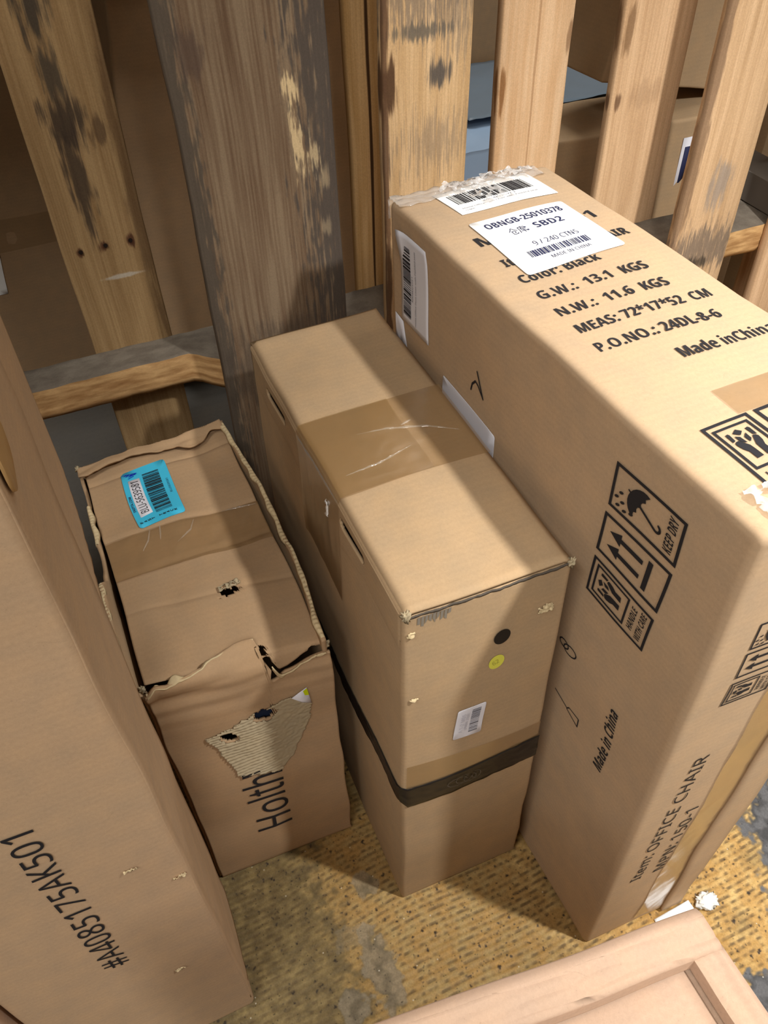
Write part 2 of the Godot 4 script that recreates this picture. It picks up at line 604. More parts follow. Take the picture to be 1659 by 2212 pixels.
func icon_hands() -> Array:
	var p := ring(0, 0, 1, 1.716, 0.06)
	p.append_array(ring(0.12, 0.62, 0.88, 1.58, 0.05))
	# two cupped hands holding three small boxes
	p.append_array([
		PackedVector2Array([Vector2(0.260, 1.415), Vector2(0.312, 1.425), Vector2(0.330, 1.393), Vector2(0.313, 1.246), Vector2(0.253, 1.227)]),
		PackedVector2Array([Vector2(0.305, 1.224), Vector2(0.352, 1.228), Vector2(0.414, 1.148), Vector2(0.455, 1.080), Vector2(0.463, 0.981), Vector2(0.467, 0.812), Vector2(0.332, 0.800), Vector2(0.331, 0.964), Vector2(0.283, 1.045), Vector2(0.258, 1.139), Vector2(0.262, 1.195)]),
		PackedVector2Array([Vector2(0.683, 1.418), Vector2(0.743, 1.429), Vector2(0.765, 1.400), Vector2(0.755, 1.227), Vector2(0.691, 1.258)]),
		PackedVector2Array([Vector2(0.665, 1.241), Vector2(0.722, 1.224), Vector2(0.744, 1.192), Vector2(0.726, 1.088), Vector2(0.679, 0.992), Vector2(0.688, 0.830), Vector2(0.552, 0.808), Vector2(0.560, 1.056)]),
		PackedVector2Array([Vector2(0.512, 1.463), Vector2(0.592, 1.388), Vector2(0.499, 1.318), Vector2(0.400, 1.397)]),
		PackedVector2Array([Vector2(0.377, 1.332), Vector2(0.453, 1.289), Vector2(0.464, 1.137), Vector2(0.379, 1.197)]),
		PackedVector2Array([Vector2(0.608, 1.334), Vector2(0.598, 1.194), Vector2(0.528, 1.134), Vector2(0.520, 1.262)])])
	return p

func mark(k: Carton, face: String, bl: Vector2, br: Vector2, tl: Vector2, which: String, off := 0.0008) -> void:
	var ex := br - bl
	var ey := (tl - bl) / 1.716
	var polys: Array = icon_keep_dry() if which == "dry" else icon_arrows() if which == "up" else icon_hands()
	var o := flat(k, face, placed(polys, bl, ex, ey), off, "handling_mark", M.ink, k.root)
	var at := func(x: float, y: float) -> Vector2: return bl + ex * x + ey * y
	if which == "dry":
		lettering(k, face, "KEEP DRY", at.call(0.14, 0.16), at.call(0.88, 0.16), ey.length() * 0.20, off, M.ink, o, true, "mark_text")
	elif which == "hands":
		lettering(k, face, "HANDLE", at.call(0.2, 0.38), at.call(0.8, 0.38), ey.length() * 0.15, off, M.ink, o, true, "mark_text")
		lettering(k, face, "WITH CARE", at.call(0.12, 0.14), at.call(0.88, 0.14), ey.length() * 0.15, off, M.ink, o, true, "mark_text")

# ------------------------------------------------------------------ the hall
func structure(o: Node) -> void:
	o.set_meta("kind", "structure")

func slab(called: String, lo: Vector3, hi: Vector3, m: Material) -> MeshInstance3D:
	var b := BoxMesh.new(); b.size = hi - lo
	var o := MeshInstance3D.new(); o.name = called; o.mesh = b; o.position = (lo + hi) * 0.5
	o.material_override = m
	add_child(o)
	structure(o)
	return o

func build_room() -> void:
	var wall := plain(Color(0.80, 0.79, 0.76), 0.9)
	wall.albedo_texture = M.board_tex; wall.uv1_triplanar = true; wall.uv1_world_triplanar = true
	slab("wall_back", Vector3(-4.2, 0, -4.4), Vector3(4.8, 3.8, -4.2), wall)
	slab("wall_front", Vector3(-4.2, 0, 3.6), Vector3(4.8, 3.8, 3.8), wall)
	slab("wall_left", Vector3(-4.4, 0, -4.4), Vector3(-4.2, 3.8, 3.8), wall)
	slab("wall_right", Vector3(4.8, 0, -4.4), Vector3(5.0, 3.8, 3.8), wall)
	slab("ceiling", Vector3(-4.4, 3.8, -4.4), Vector3(5.0, 3.95, 3.8), wall)

func build_floor() -> void:
	# plain concrete under everything, with the ribbed yellow coating on top of it in front
	var grey := plain(Color(0.46, 0.45, 0.43), 0.6)
	grey.albedo_texture = M.board_tex; grey.uv1_triplanar = true; grey.uv1_world_triplanar = true; grey.uv1_scale = Vector3(1.7, 1.7, 1.7)
	slab("floor", Vector3(-4.4, -0.2, -4.4), Vector3(5.0, -0.0045, 3.8), grey)
	var x0 := -0.60; var x1 := 1.20; var z0 := -1.02; var z1 := 0.30
	var W := 1500; var H := 1100
	var fa := FastNoiseLite.new(); fa.seed = 2; fa.frequency = 0.006; fa.fractal_octaves = 5
	var fb := FastNoiseLite.new(); fb.seed = 8; fb.frequency = 0.05; fb.fractal_octaves = 3
	var fc := FastNoiseLite.new(); fc.seed = 14; fc.frequency = 0.11; fc.noise_type = FastNoiseLite.TYPE_CELLULAR
	fc.cellular_return_type = FastNoiseLite.RETURN_DISTANCE
	var ia := fa.get_image(W, H); var ib := fb.get_image(W, H); var ic := fc.get_image(W, H)
	ia.convert(Image.FORMAT_L8); ib.convert(Image.FORMAT_L8); ic.convert(Image.FORMAT_L8)
	var da := ia.get_data(); var db := ib.get_data(); var dc := ic.get_data()
	var out := PackedByteArray(); out.resize(W * H * 3)
	var r := RandomNumberGenerator.new(); r.seed = 77
	wear.resize(W * H)
	wear_w = W; wear_h = H; wear_x0 = x0; wear_x1 = x1; wear_z0 = z0; wear_z1 = z1
	var i := 0
	for y in H:
		var z := lerpf(z0, z1, (y + 0.5) / H)
		for x in W:
			var wx := lerpf(x0, x1, (x + 0.5) / W)
			var a := da[i] / 255.0 - 0.5
			var b := db[i] / 255.0 - 0.5
			var c := dc[i] / 255.0
			# where the coating is gone: a long scar on the right, small scars in the middle
			var g := 0.0
			var d1 := maxf(0.573 + (-0.2 - z) * 0.35 - wx, absf(z + 0.225 + (wx - 0.6) * 0.35) - 0.055)
			if wx > 0.5: g = maxf(g, smoothstep(0.010, -0.006, d1 + b * 0.05 + a * 0.06))
			g = maxf(g, blot(wx, z, 0.092, -0.282, 0.016, 0.05, b, a) * 0.8)
			g = maxf(g, blot(wx, z, 0.110, -0.380, 0.013, 0.014, b, a) * 0.7)
			g = maxf(g, blot(wx, z, 0.046, -0.262, 0.012, 0.018, b, a) * 0.8)
			g = maxf(g, blot(wx, z, 0.485, -0.080, 0.016, 0.028, b, a))
			g = maxf(g, blot(wx, z, 0.075, -0.330, 0.02, 0.012, b, a) * 0.4)
			# trodden-in dirt left of the tall carton, then painted shade over the mid floor
			var dirt_shade := smoothstep(0.085, 0.03, wx + b * 0.06 + a * 0.05) * 0.80
			dirt_shade = maxf(dirt_shade, clampf(a * 2.2 - 0.30, 0.0, 0.6))
			dirt_shade = maxf(dirt_shade, smoothstep(0.37, 0.27, wx + b * 0.12 + a * 0.10) * (0.26 + b * 0.5))  # dimmer light on the mid floor, painted as darker colour
			# grime packed in short runs between the ribs
			var bend := nz_b.get_noise_2d(wx * 5.0, z * 3.0) * 0.006 + 0.06 * wx
			var ph := (z + bend) / 0.0078
			var groove := smoothstep(0.25, -0.75, cos(ph * TAU)) * (1.0 - g)
			var run := nz_b.get_noise_2d(wx * 95.0, floorf(ph) * 7.7)
			var grime := groove * clampf(0.35 + run * 0.9 + b * 1.2 + a * 0.8, 0.0, 1.0)
			var pit := smoothstep(0.20, 0.08, c + b * 0.35) * (1.0 - g)
			var col := Color(0.70, 0.555, 0.33)
			col = col.lerp(Color(0.80, 0.69, 0.47), clampf(b * 1.6 + 0.2, 0, 1))
			col = col.lerp(Color(0.62, 0.46, 0.23), clampf(-a * 2.0, 0, 0.7))
			col = col.lerp(Color(0.35, 0.31, 0.22).lerp(Color(0.48, 0.42, 0.28), clampf(0.5 + b * 2.0, 0, 1)), dirt_shade)
			col = col.lerp(Color(0.27, 0.21, 0.14), grime * (0.62 - 0.3 * dirt_shade))
			col = col.lerp(Color(0.17, 0.14, 0.12), pit * 0.85)
			var bare := Color(0.53, 0.485, 0.41) if wx < 0.3 else Color(0.37, 0.37, 0.38)
			col = col.lerp(bare.lerp(bare.darkened(0.3), clampf(0.5 + b * 3.0, 0, 1)), g)
			var s := r.randf()
			if s > 0.9994: col = Color(0.86, 0.84, 0.80)
			elif s < 0.006: col = col.darkened(0.45)
			col = col * (0.93 + 0.14 * r.randf())
			out[i * 3] = int(clampf(col.r, 0, 1) * 255); out[i * 3 + 1] = int(clampf(col.g, 0, 1) * 255); out[i * 3 + 2] = int(clampf(col.b, 0, 1) * 255)
			wear[i] = int(clampf(maxf(g, dirt_shade * 0.75), 0, 1) * 255)
			i += 1
	var img := Image.create_from_data(W, H, false, Image.FORMAT_RGB8, out)
	img.generate_mipmaps()
	var m := plain(Color.WHITE, 0.62)
	m.metallic_specular = 0.35
	m.albedo_texture = ImageTexture.create_from_image(img)
	# ribs run along x, about 7.5 mm apart, broken into short humps
	var st := begin()
	var nx := 260; var nz := 640
	var prev := PackedVector3Array()
	for j in nz + 1:
		var z := lerpf(z0, z1, float(j) / nz)
		var row := PackedVector3Array()
		for k in nx + 1:
			var x := lerpf(x0, x1, float(k) / nx)
			var w := wear[clampi(int((z - z0) / (z1 - z0) * H), 0, H - 1) * W + clampi(int((x - x0) / (x1 - x0) * W), 0, W - 1)] / 255.0
			var bend := nz_b.get_noise_2d(x * 5.0, z * 3.0) * 0.006 + 0.06 * x
			var ph := (z + bend) / 0.0078
			var rib := pow(0.5 + 0.5 * cos(ph * TAU), 0.8)
			var hump := 0.75 + 0.25 * nz_b.get_noise_2d(x * 70.0, floorf(ph + 0.5) * 9.1)
			var y := -0.0022 + 0.0020 * rib * hump * (1.0 - 0.93 * w) - 0.0007 * w + nz_b.get_noise_2d(x * 60.0, z * 60.0) * 0.00025
			row.append(Vector3(x, minf(y, -0.0002), z))
		if j > 0:
			for k in nx:
				var u0 := float(k) / nx; var u1 := float(k + 1) / nx
				var v0 := float(j - 1) / nz; var v1 := float(j) / nz
				st.set_uv(Vector2(u0, v0)); st.add_vertex(prev[k])
				st.set_uv(Vector2(u1, v0)); st.add_vertex(prev[k + 1])
				st.set_uv(Vector2(u1, v1)); st.add_vertex(row[k + 1])
				st.set_uv(Vector2(u0, v0)); st.add_vertex(prev[k])
				st.set_uv(Vector2(u1, v1)); st.add_vertex(row[k + 1])
				st.set_uv(Vector2(u0, v1)); st.add_vertex(row[k])
		prev = row
	var o := commit(st, "floor_coating", m, self)
	o.set_meta("kind", "structure")

var wear := PackedByteArray()
var wear_w := 0
var wear_h := 0
var wear_x0 := 0.0
var wear_x1 := 0.0
var wear_z0 := 0.0
var wear_z1 := 0.0

func blot(x: float, z: float, cx: float, cz: float, rx: float, rz: float, n: float, a: float) -> float:
	var d := sqrt(pow((x - cx) / rx, 2) + pow((z - cz) / rz, 2))
	return smoothstep(1.15, 0.85, d + n * 1.3 + a * 0.8)

# ------------------------------------------------------------------ the pallet
# a board's own picture: grain along v, stains where they sit on that board
func wood(seed_: int, w: int, h: int, light: Color, dark: Color, stains: Array, rough_grain := 1.0) -> StandardMaterial3D:
	var g1 := FastNoiseLite.new(); g1.seed = seed_; g1.frequency = 1.0; g1.fractal_octaves = 3
	var g2 := FastNoiseLite.new(); g2.seed = seed_ + 50; g2.frequency = 1.0; g2.fractal_octaves = 4
	var img := Image.create(w, h, true, Image.FORMAT_RGB8)
	var r := RandomNumberGenerator.new(); r.seed = seed_
	for y in h:
		var v := float(y) / h
		var near := []
		for q in stains:
			if absf(v - q.v) < q.rv * 2.2: near.append(q)
		for x in w:
			var u := float(x) / w
			var warp := g1.get_noise_2d(u * 1.2, v * 2.2) * 0.9
			var ringv := sin((u * 3.2 + warp) * TAU) * 0.5 + 0.5
			var fine := g2.get_noise_2d(u * 38.0, v * 5.0)
			var mid := g2.get_noise_2d(u * 9.0 + 40.0, v * 2.0)
			var t := clampf(0.35 + (ringv - 0.5) * 0.30 + fine * 0.55 * rough_grain + mid * 0.35, 0, 1)
			var c := light.lerp(dark, t)
			for s in near:
				var du: float = (u - s.u) / s.ru
				var dv: float = (v - s.v) / s.rv
				if absf(du) > 2.2: continue
				var n: float = g2.get_noise_2d(u * 9.0 * s.get("f", 1.0) + s.u * 30.0, v * 14.0 * s.get("f", 1.0))
				var streak: float = g2.get_noise_2d(u * 45.0, v * 6.0 + s.v * 10.0)
				var k := smoothstep(1.1, 0.45, sqrt(du * du + dv * dv) + n * 0.75 + streak * s.get("k", 0.35))
				c = c.lerp(s.c, k * s.s)
			c = c * (0.96 + 0.08 * r.randf())
			img.set_pixel(x, y, Color(clampf(c.r, 0, 1), clampf(c.g, 0, 1), clampf(c.b, 0, 1)))
	img.generate_mipmaps()
	var m := plain(Color.WHITE, 0.82)
	m.metallic_specular = 0.25
	m.albedo_texture = ImageTexture.create_from_image(img)
	return m

# a sawn board standing on end; the picture lies on its broad faces, u across and v down from the top
func plank(called: String, x0: float, x1: float, y0: float, y1: float, zb: float, zf: float, m: Material, parent: Node, base: Vector3, seed_: int, ragged := 0.0012) -> MeshInstance3D:
	var st := begin()
	var n := 60
	var c := 0.0016
	var rings := []
	for j in n + 1:
		var t := float(j) / n
		var y := lerpf(y1, y0, t)
		var l := nz_r.get_noise_2d(t * 6.0, seed_ * 3.1) * ragged * 1.6 + nz_b.get_noise_2d(t * 3.0, seed_ * 1.7) * 0.0014
		var r := nz_r.get_noise_2d(t * 6.0, seed_ * 5.3 + 40.0) * ragged * 1.6 + nz_b.get_noise_2d(t * 3.0, seed_ * 2.9 + 9.0) * 0.0014
		var f := nz_b.get_noise_2d(t * 4.0, seed_ * 0.7) * 0.0008
		var a := x0 + l
		var b := x1 + r
		rings.append([
			[Vector3(a + c, y, zf + f), 0.02], [Vector3((a * 2 + b) / 3.0, y, zf + f), 0.34], [Vector3((a + b * 2) / 3.0, y, zf + f), 0.66], [Vector3(b - c, y, zf + f), 0.98],
			[Vector3(b, y, zf - c), 0.995], [Vector3(b, y, zb + c), 0.85], [Vector3(b - c, y, zb), 0.83], [Vector3(a + c, y, zb), 0.17],
			[Vector3(a, y, zb + c), 0.15], [Vector3(a, y, zf - c), 0.005]])
	for j in n:
		for i in 10:
			var k := (i + 1) % 10
			var A = rings[j][i]; var B = rings[j + 1][i]; var C = rings[j + 1][k]; var D = rings[j][k]
			var v0 := float(j) / n; var v1 := float(j + 1) / n
			var pts := [[A, v0], [C, v1], [B, v1], [A, v0], [D, v0], [C, v1]]
			for p in pts:
				st.set_uv(Vector2(p[0][1], p[1])); st.add_vertex(p[0][0] - base)
	for e in [0, n]:
		for i in range(1, 9):
			var a = rings[e][0]; var b = rings[e][i]; var d = rings[e][i + 1]
			var order := [a, b, d] if e == 0 else [a, d, b]
			for p in order:
				st.set_uv(Vector2(p[1], 0.01)); st.add_vertex(p[0] - base)
	return commit(st, called, m, parent)

func build_pallet() -> void:
	var base := Vector3(0.48, 0, -0.9085)
	var t := thing("pallet", "weathered wooden pallet standing on edge behind the brown cartons", "pallet", base)
	var top := 1.02
	var f0 := -0.864; var f1 := -0.848      # boards on the near side
	var b0 := -0.969; var b1 := -0.953      # boards on the far side
	var V := func(y: float) -> float: return 1.0 - y / 1.02
	var pine_l := Color(0.84, 0.69, 0.53); var pine_d := Color(0.73, 0.56, 0.39)
	var black := Color(0.17, 0.15, 0.13); var grey := Color(0.42, 0.38, 0.35); var chip := Color(0.85, 0.75, 0.58); var rust := Color(0.29, 0.18, 0.13)
	# near side: wide weathered board, wood tone also darkened to paint in dim light
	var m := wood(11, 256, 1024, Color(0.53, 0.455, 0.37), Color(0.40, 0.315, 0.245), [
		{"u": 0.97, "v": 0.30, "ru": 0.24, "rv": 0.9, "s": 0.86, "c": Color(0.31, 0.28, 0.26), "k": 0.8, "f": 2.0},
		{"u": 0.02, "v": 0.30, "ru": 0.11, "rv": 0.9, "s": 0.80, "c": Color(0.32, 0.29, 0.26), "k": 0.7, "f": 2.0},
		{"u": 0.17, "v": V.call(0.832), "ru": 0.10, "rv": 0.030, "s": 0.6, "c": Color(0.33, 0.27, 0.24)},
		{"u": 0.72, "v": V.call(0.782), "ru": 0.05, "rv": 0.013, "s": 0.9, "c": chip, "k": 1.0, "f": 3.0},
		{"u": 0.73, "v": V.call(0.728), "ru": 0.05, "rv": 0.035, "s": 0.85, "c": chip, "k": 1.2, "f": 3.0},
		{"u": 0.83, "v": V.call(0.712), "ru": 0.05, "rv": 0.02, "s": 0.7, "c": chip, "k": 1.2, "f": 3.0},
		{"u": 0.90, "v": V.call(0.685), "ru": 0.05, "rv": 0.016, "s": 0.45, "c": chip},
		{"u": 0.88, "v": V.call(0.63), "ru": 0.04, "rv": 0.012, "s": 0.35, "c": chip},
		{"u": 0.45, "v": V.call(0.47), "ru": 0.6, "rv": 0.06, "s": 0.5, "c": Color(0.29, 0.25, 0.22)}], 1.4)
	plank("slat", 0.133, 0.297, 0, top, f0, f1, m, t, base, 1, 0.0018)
	# near side: pale board with grey scrawls
	m = wood(12, 128, 1024, Color(0.83, 0.70, 0.54), Color(0.71, 0.57, 0.40), [
		{"u": 0.45, "v": V.call(0.815), "ru": 0.42, "rv": 0.008, "s": 0.75, "c": Color(0.36, 0.34, 0.31), "k": 0.9, "f": 2.0},
		{"u": 0.80, "v": V.call(0.832), "ru": 0.3, "rv": 0.05, "s": 0.4, "c": grey, "k": 1.2, "f": 2.0},
		{"u": 0.30, "v": V.call(0.845), "ru": 0.5, "rv": 0.03, "s": 0.55, "c": grey, "k": 1.2, "f": 2.0},
		{"u": 0.62, "v": V.call(0.772), "ru": 0.16, "rv": 0.014, "s": 0.85, "c": Color(0.31, 0.29, 0.28), "k": 0.5},
		{"u": 0.03, "v": V.call(0.765), "ru": 0.14, "rv": 0.03, "s": 0.85, "c": Color(0.29, 0.20, 0.14)},
		{"u": 0.02, "v": 0.3, "ru": 0.04, "rv": 0.8, "s": 0.8, "c": Color(0.36, 0.26, 0.19)},
		{"u": 0.6, "v": V.call(0.70), "ru": 0.5, "rv": 0.03, "s": 0.35, "c": grey, "k": 1.5, "f": 2.0}], 1.0)
	plank("slat", 0.355, 0.4563, 0, top, f0, f1, m, t, base, 2)
	# near side, right: pale board with a grey smudge low down
	m = wood(13, 128, 1024, Color(0.81, 0.68, 0.54), Color(0.67, 0.54, 0.40), [
		{"u": 0.55, "v": V.call(0.57), "ru": 0.22, "rv": 0.035, "s": 0.55, "c": Color(0.49, 0.47, 0.47)},
		{"u": 0.55, "v": V.call(0.475), "ru": 0.8, "rv": 0.035, "s": 0.75, "c": Color(0.43, 0.38, 0.34), "k": 0.8, "f": 2.0},
		{"u": 0.03, "v": 0.4, "ru": 0.10, "rv": 0.7, "s": 0.6, "c": Color(0.42, 0.33, 0.26)},
		{"u": 0.45, "v": V.call(0.45), "ru": 0.25, "rv": 0.012, "s": 0.6, "c": black, "f": 2.0}], 0.8)
	plank("slat", 0.797, 0.900, 0, top, f0, f1, m, t, base, 3)
	m = wood(14, 128, 1024, Color(0.80, 0.67, 0.54), Color(0.66, 0.53, 0.40), [], 1.0)
	plank("slat", 0.980, 1.085, 0, top, f0, f1, m, t, base, 4)
	# far side; first board has the dimmer light painted into its base tone
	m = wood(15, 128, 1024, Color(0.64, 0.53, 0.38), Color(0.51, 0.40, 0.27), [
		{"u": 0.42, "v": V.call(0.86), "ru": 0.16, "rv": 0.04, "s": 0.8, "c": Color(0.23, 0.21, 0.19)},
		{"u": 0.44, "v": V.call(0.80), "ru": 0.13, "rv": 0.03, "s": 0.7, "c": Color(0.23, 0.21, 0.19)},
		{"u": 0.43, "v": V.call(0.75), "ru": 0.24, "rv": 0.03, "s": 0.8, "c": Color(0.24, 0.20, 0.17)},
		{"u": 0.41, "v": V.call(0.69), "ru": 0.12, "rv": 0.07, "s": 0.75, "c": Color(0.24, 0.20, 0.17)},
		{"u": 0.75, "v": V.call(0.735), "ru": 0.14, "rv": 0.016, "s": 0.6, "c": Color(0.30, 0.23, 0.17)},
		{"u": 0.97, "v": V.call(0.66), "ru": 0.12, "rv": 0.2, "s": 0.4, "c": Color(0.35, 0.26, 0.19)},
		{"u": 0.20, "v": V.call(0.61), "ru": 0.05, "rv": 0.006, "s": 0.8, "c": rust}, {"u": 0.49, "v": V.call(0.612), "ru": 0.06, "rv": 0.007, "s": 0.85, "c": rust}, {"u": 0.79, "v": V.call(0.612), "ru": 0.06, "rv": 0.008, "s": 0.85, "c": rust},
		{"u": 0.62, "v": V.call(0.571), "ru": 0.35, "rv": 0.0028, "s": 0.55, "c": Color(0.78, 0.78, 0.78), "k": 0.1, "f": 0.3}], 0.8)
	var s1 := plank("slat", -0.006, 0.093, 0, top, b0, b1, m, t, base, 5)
	for q in [Vector2(0.014, 0.61), Vector2(0.043, 0.612), Vector2(0.072, 0.612)]:
		var cm := CylinderMesh.new(); cm.top_radius = 0.0022; cm.bottom_radius = 0.0025; cm.height = 0.0016; cm.radial_segments = 10
		var nl := MeshInstance3D.new(); nl.name = "nail"; nl.mesh = cm; nl.material_override = M.nail
		nl.rotation_degrees.x = 90
		nl.position = Vector3(q.x, q.y, b1 + 0.0007) - base
		s1.add_child(nl, true)
	m = wood(16, 128, 1024, Color(0.78, 0.64, 0.48), Color(0.63, 0.49, 0.34), [], 1.0)
	plank("slat", 0.182, 0.284, 0, top, b0, b1, m, t, base, 6)
	m = wood(17, 128, 1024, Color(0.82, 0.67, 0.48), Color(0.69, 0.53, 0.32), [{"u": 0.26, "v": 0.3, "ru": 0.018, "rv": 0.6, "s": 0.9, "c": Color(0.23, 0.15, 0.09), "k": 0.05, "f": 0.2}], 0.7)
	plank("slat", 0.3555, 0.452, 0, top, b0, b1, m, t, base, 7)
	m = wood(18, 128, 1024, Color(0.88, 0.75, 0.61), Color(0.76, 0.59, 0.42), [
		{"u": 0.05, "v": V.call(0.70), "ru": 0.05, "rv": 0.025, "s": 0.7, "c": Color(0.49, 0.32, 0.18)},
		{"u": 0.5, "v": 0.3, "ru": 0.02, "rv": 0.5, "s": 0.4, "c": Color(0.56, 0.41, 0.28), "k": 0.1, "f": 0.3},
		{"u": 0.97, "v": V.call(0.755), "ru": 0.05, "rv": 0.02, "s": 0.5, "c": Color(0.42, 0.29, 0.19)}], 0.45)
	plank("slat", 0.5535, 0.653, 0, top, b0, b1, m, t, base, 8)
	m = wood(19, 128, 1024, Color(0.83, 0.70, 0.56), Color(0.70, 0.56, 0.42), [
		{"u": 0.09, "v": V.call(0.75), "ru": 0.08, "rv": 0.03, "s": 0.6, "c": Color(0.43, 0.32, 0.22)},
		{"u": 0.10, "v": V.call(0.66), "ru": 0.05, "rv": 0.012, "s": 0.7, "c": Color(0.36, 0.26, 0.19)},
		{"u": 0.45, "v": V.call(0.665), "ru": 0.3, "rv": 0.02, "s": 0.25, "c": Color(0.54, 0.43, 0.33)}], 0.7)
	plank("slat", 0.7275, 0.839, 0, top, b0, b1, m, t, base, 9)
	m = wood(20, 128, 1024, Color(0.79, 0.65, 0.51), Color(0.65, 0.51, 0.38), [], 0.9)
	plank("slat", 1.07, 1.17, 0, top, b0, b1, m, t, base, 10)
	m = wood(23, 64, 512, Color(0.80, 0.66, 0.49), Color(0.66, 0.52, 0.37), [], 0.9)
	plank("slat", -0.225, -0.115, 0, top, b0, b1, m, t, base, 11)
	plank("slat", -0.275, -0.165, 0, top, f0, f1, m, t, base, 12)
	# stringers between them; the middle one shows its fork notch
	var sm := wood(21, 1024, 128, Color(0.78, 0.63, 0.44), Color(0.55, 0.40, 0.25), [{"u": 0.5, "v": 0.5, "ru": 0.08, "rv": 0.3, "s": 0.5, "c": Color(0.29, 0.20, 0.13)}], 1.0)
	var grm := wood(22, 1024, 128, Color(0.50, 0.465, 0.42), Color(0.38, 0.345, 0.31), [], 1.0)
	stringer(t, base, 0.433, 0.475, sm, grm)
	stringer(t, base, 0.0, 0.042, sm, grm)
	stringer(t, base, 0.978, 1.02, sm, grm)

func stringer(parent: Node, base: Vector3, y0: float, y1: float, face: Material, topm: Material) -> void:
	var xs := []
	var n := 150
	var x0 := -0.28; var x1 := 1.19
	for i in n + 1:
		xs.append(lerpf(x0, x1, float(i) / n))
	var front := func(x: float) -> float:
		var k := 0.0
		k = maxf(k, smoothstep(-0.155, -0.11, x) * (1.0 - smoothstep(0.098, 0.150, x)))
		k = maxf(k, smoothstep(1.10, 1.14, x) * 0.0)
		return -0.8642 - 0.0378 * k + nz_r.get_noise_2d(x * 90.0, y0 * 10.0) * 0.0012
	var zb := -0.9528
	var a := begin(); var b := begin()
	var rows := 6
	for i in n:
		var u0 := float(i) / n; var u1 := float(i + 1) / n
		var xa: float = xs[i]; var xb: float = xs[i + 1]
		var lo := func(x: float) -> float: return y0 + nz_r.get_noise_2d(x * 60.0, 3.0) * 0.0015 * (1.0 if y0 > 0.01 else 0.0)
		var hi := func(x: float) -> float: return y1 + nz_r.get_noise_2d(x * 60.0, 9.0) * 0.0010
		for j in rows:
			var t0 := float(j) / rows; var t1 := float(j + 1) / rows
			var p := func(x: float, t: float) -> Vector3:
				return Vector3(x, lerpf(lo.call(x), hi.call(x), t), front.call(x) + nz_r.get_noise_2d(x * 14.0, t * 7.0 + y0) * 0.0022 - (0.0015 if t == 0.0 or t == 1.0 else 0.0)) - base
			uvquad(a, p.call(xa, t0), p.call(xb, t0), p.call(xb, t1), p.call(xa, t1), Vector2(u0, 1 - t0), Vector2(u1, 1 - t1))
		var ta := Vector3(xa, hi.call(xa), front.call(xa) - 0.0015 + nz_r.get_noise_2d(xa * 14.0, 7.0 + y0) * 0.0022) - base
		var tb := Vector3(xb, hi.call(xb), front.call(xb) - 0.0015 + nz_r.get_noise_2d(xb * 14.0, 7.0 + y0) * 0.0022) - base
		var tc := Vector3(xb, hi.call(xb), zb) - base
		var td := Vector3(xa, hi.call(xa), zb) - base
		uvquad(b, ta, tb, tc, td, Vector2(u0, 0.7), Vector2(u1, 0.2))
		var ua := Vector3(xa, lo.call(xa), front.call(xa) - 0.0015 + nz_r.get_noise_2d(xa * 14.0, y0) * 0.0022) - base
		var ub := Vector3(xb, lo.call(xb), front.call(xb) - 0.0015 + nz_r.get_noise_2d(xb * 14.0, y0) * 0.0022) - base
		var uc := Vector3(xb, lo.call(xb), zb) - base
		var ud := Vector3(xa, lo.call(xa), zb) - base
		uvquad(a, ud, uc, ub, ua, Vector2(u0, 0.7), Vector2(u1, 0.2))
		uvquad(a, td, tc, uc, ud, Vector2(u0, 0.7), Vector2(u1, 0.2))
	for e in [0, n]:
		var x: float = xs[e]
		var zf: float = front.call(x) - 0.001
		var p0 := Vector3(x, y0, zf) - base; var p1 := Vector3(x, y0, zb) - base
		var p2 := Vector3(x, y1, zb) - base; var p3 := Vector3(x, y1, zf) - base
		if e == 0: uvquad(a, p1, p0, p3, p2, Vector2(0, 1), Vector2(0.06, 0))
		else: uvquad(a, p0, p1, p2, p3, Vector2(0, 1), Vector2(0.06, 0))
	var o := commit(a, "stringer", face, parent)
	var g := commit(b, "weathered_side", topm, o)
	g.set_meta("label", "grey weathered upper side of the stringer")

func uvquad(st: SurfaceTool, a: Vector3, b: Vector3, c: Vector3, d: Vector3, ua: Vector2, uc: Vector2) -> void:
	var ub := Vector2(uc.x, ua.y); var ud := Vector2(ua.x, uc.y)
	for p in [[a, ua], [c, uc], [b, ub], [a, ua], [d, ud], [c, uc]]:
		st.set_uv(p[1]); st.add_vertex(p[0])

# ------------------------------------------------------------------ cartons beyond the pallet
func far_carton(label: String, lo: Vector3, hi: Vector3, m: Material, lean := 0.0, turn := 0.0, seam := 0.0) -> Carton:
	var k := carton("far_carton", label, lo, hi, {}, [0.004, 0.004, 0.0, 0.004, 0.004, 0.006], 0.002)
	var b := carton_body(k, m, 0.004, 0.06)
	k.root.rotation_degrees = Vector3(0, turn, lean)
	if seam > 0.0:
		patch(k, "front", [Vector2(lo.x + 0.004, seam + 0.03), Vector2(hi.x - 0.004, seam + 0.03), Vector2(hi.x - 0.004, seam - 0.03), Vector2(lo.x + 0.004, seam - 0.03)], 0.0008, "packing_tape", M.tan_tape)
	return k

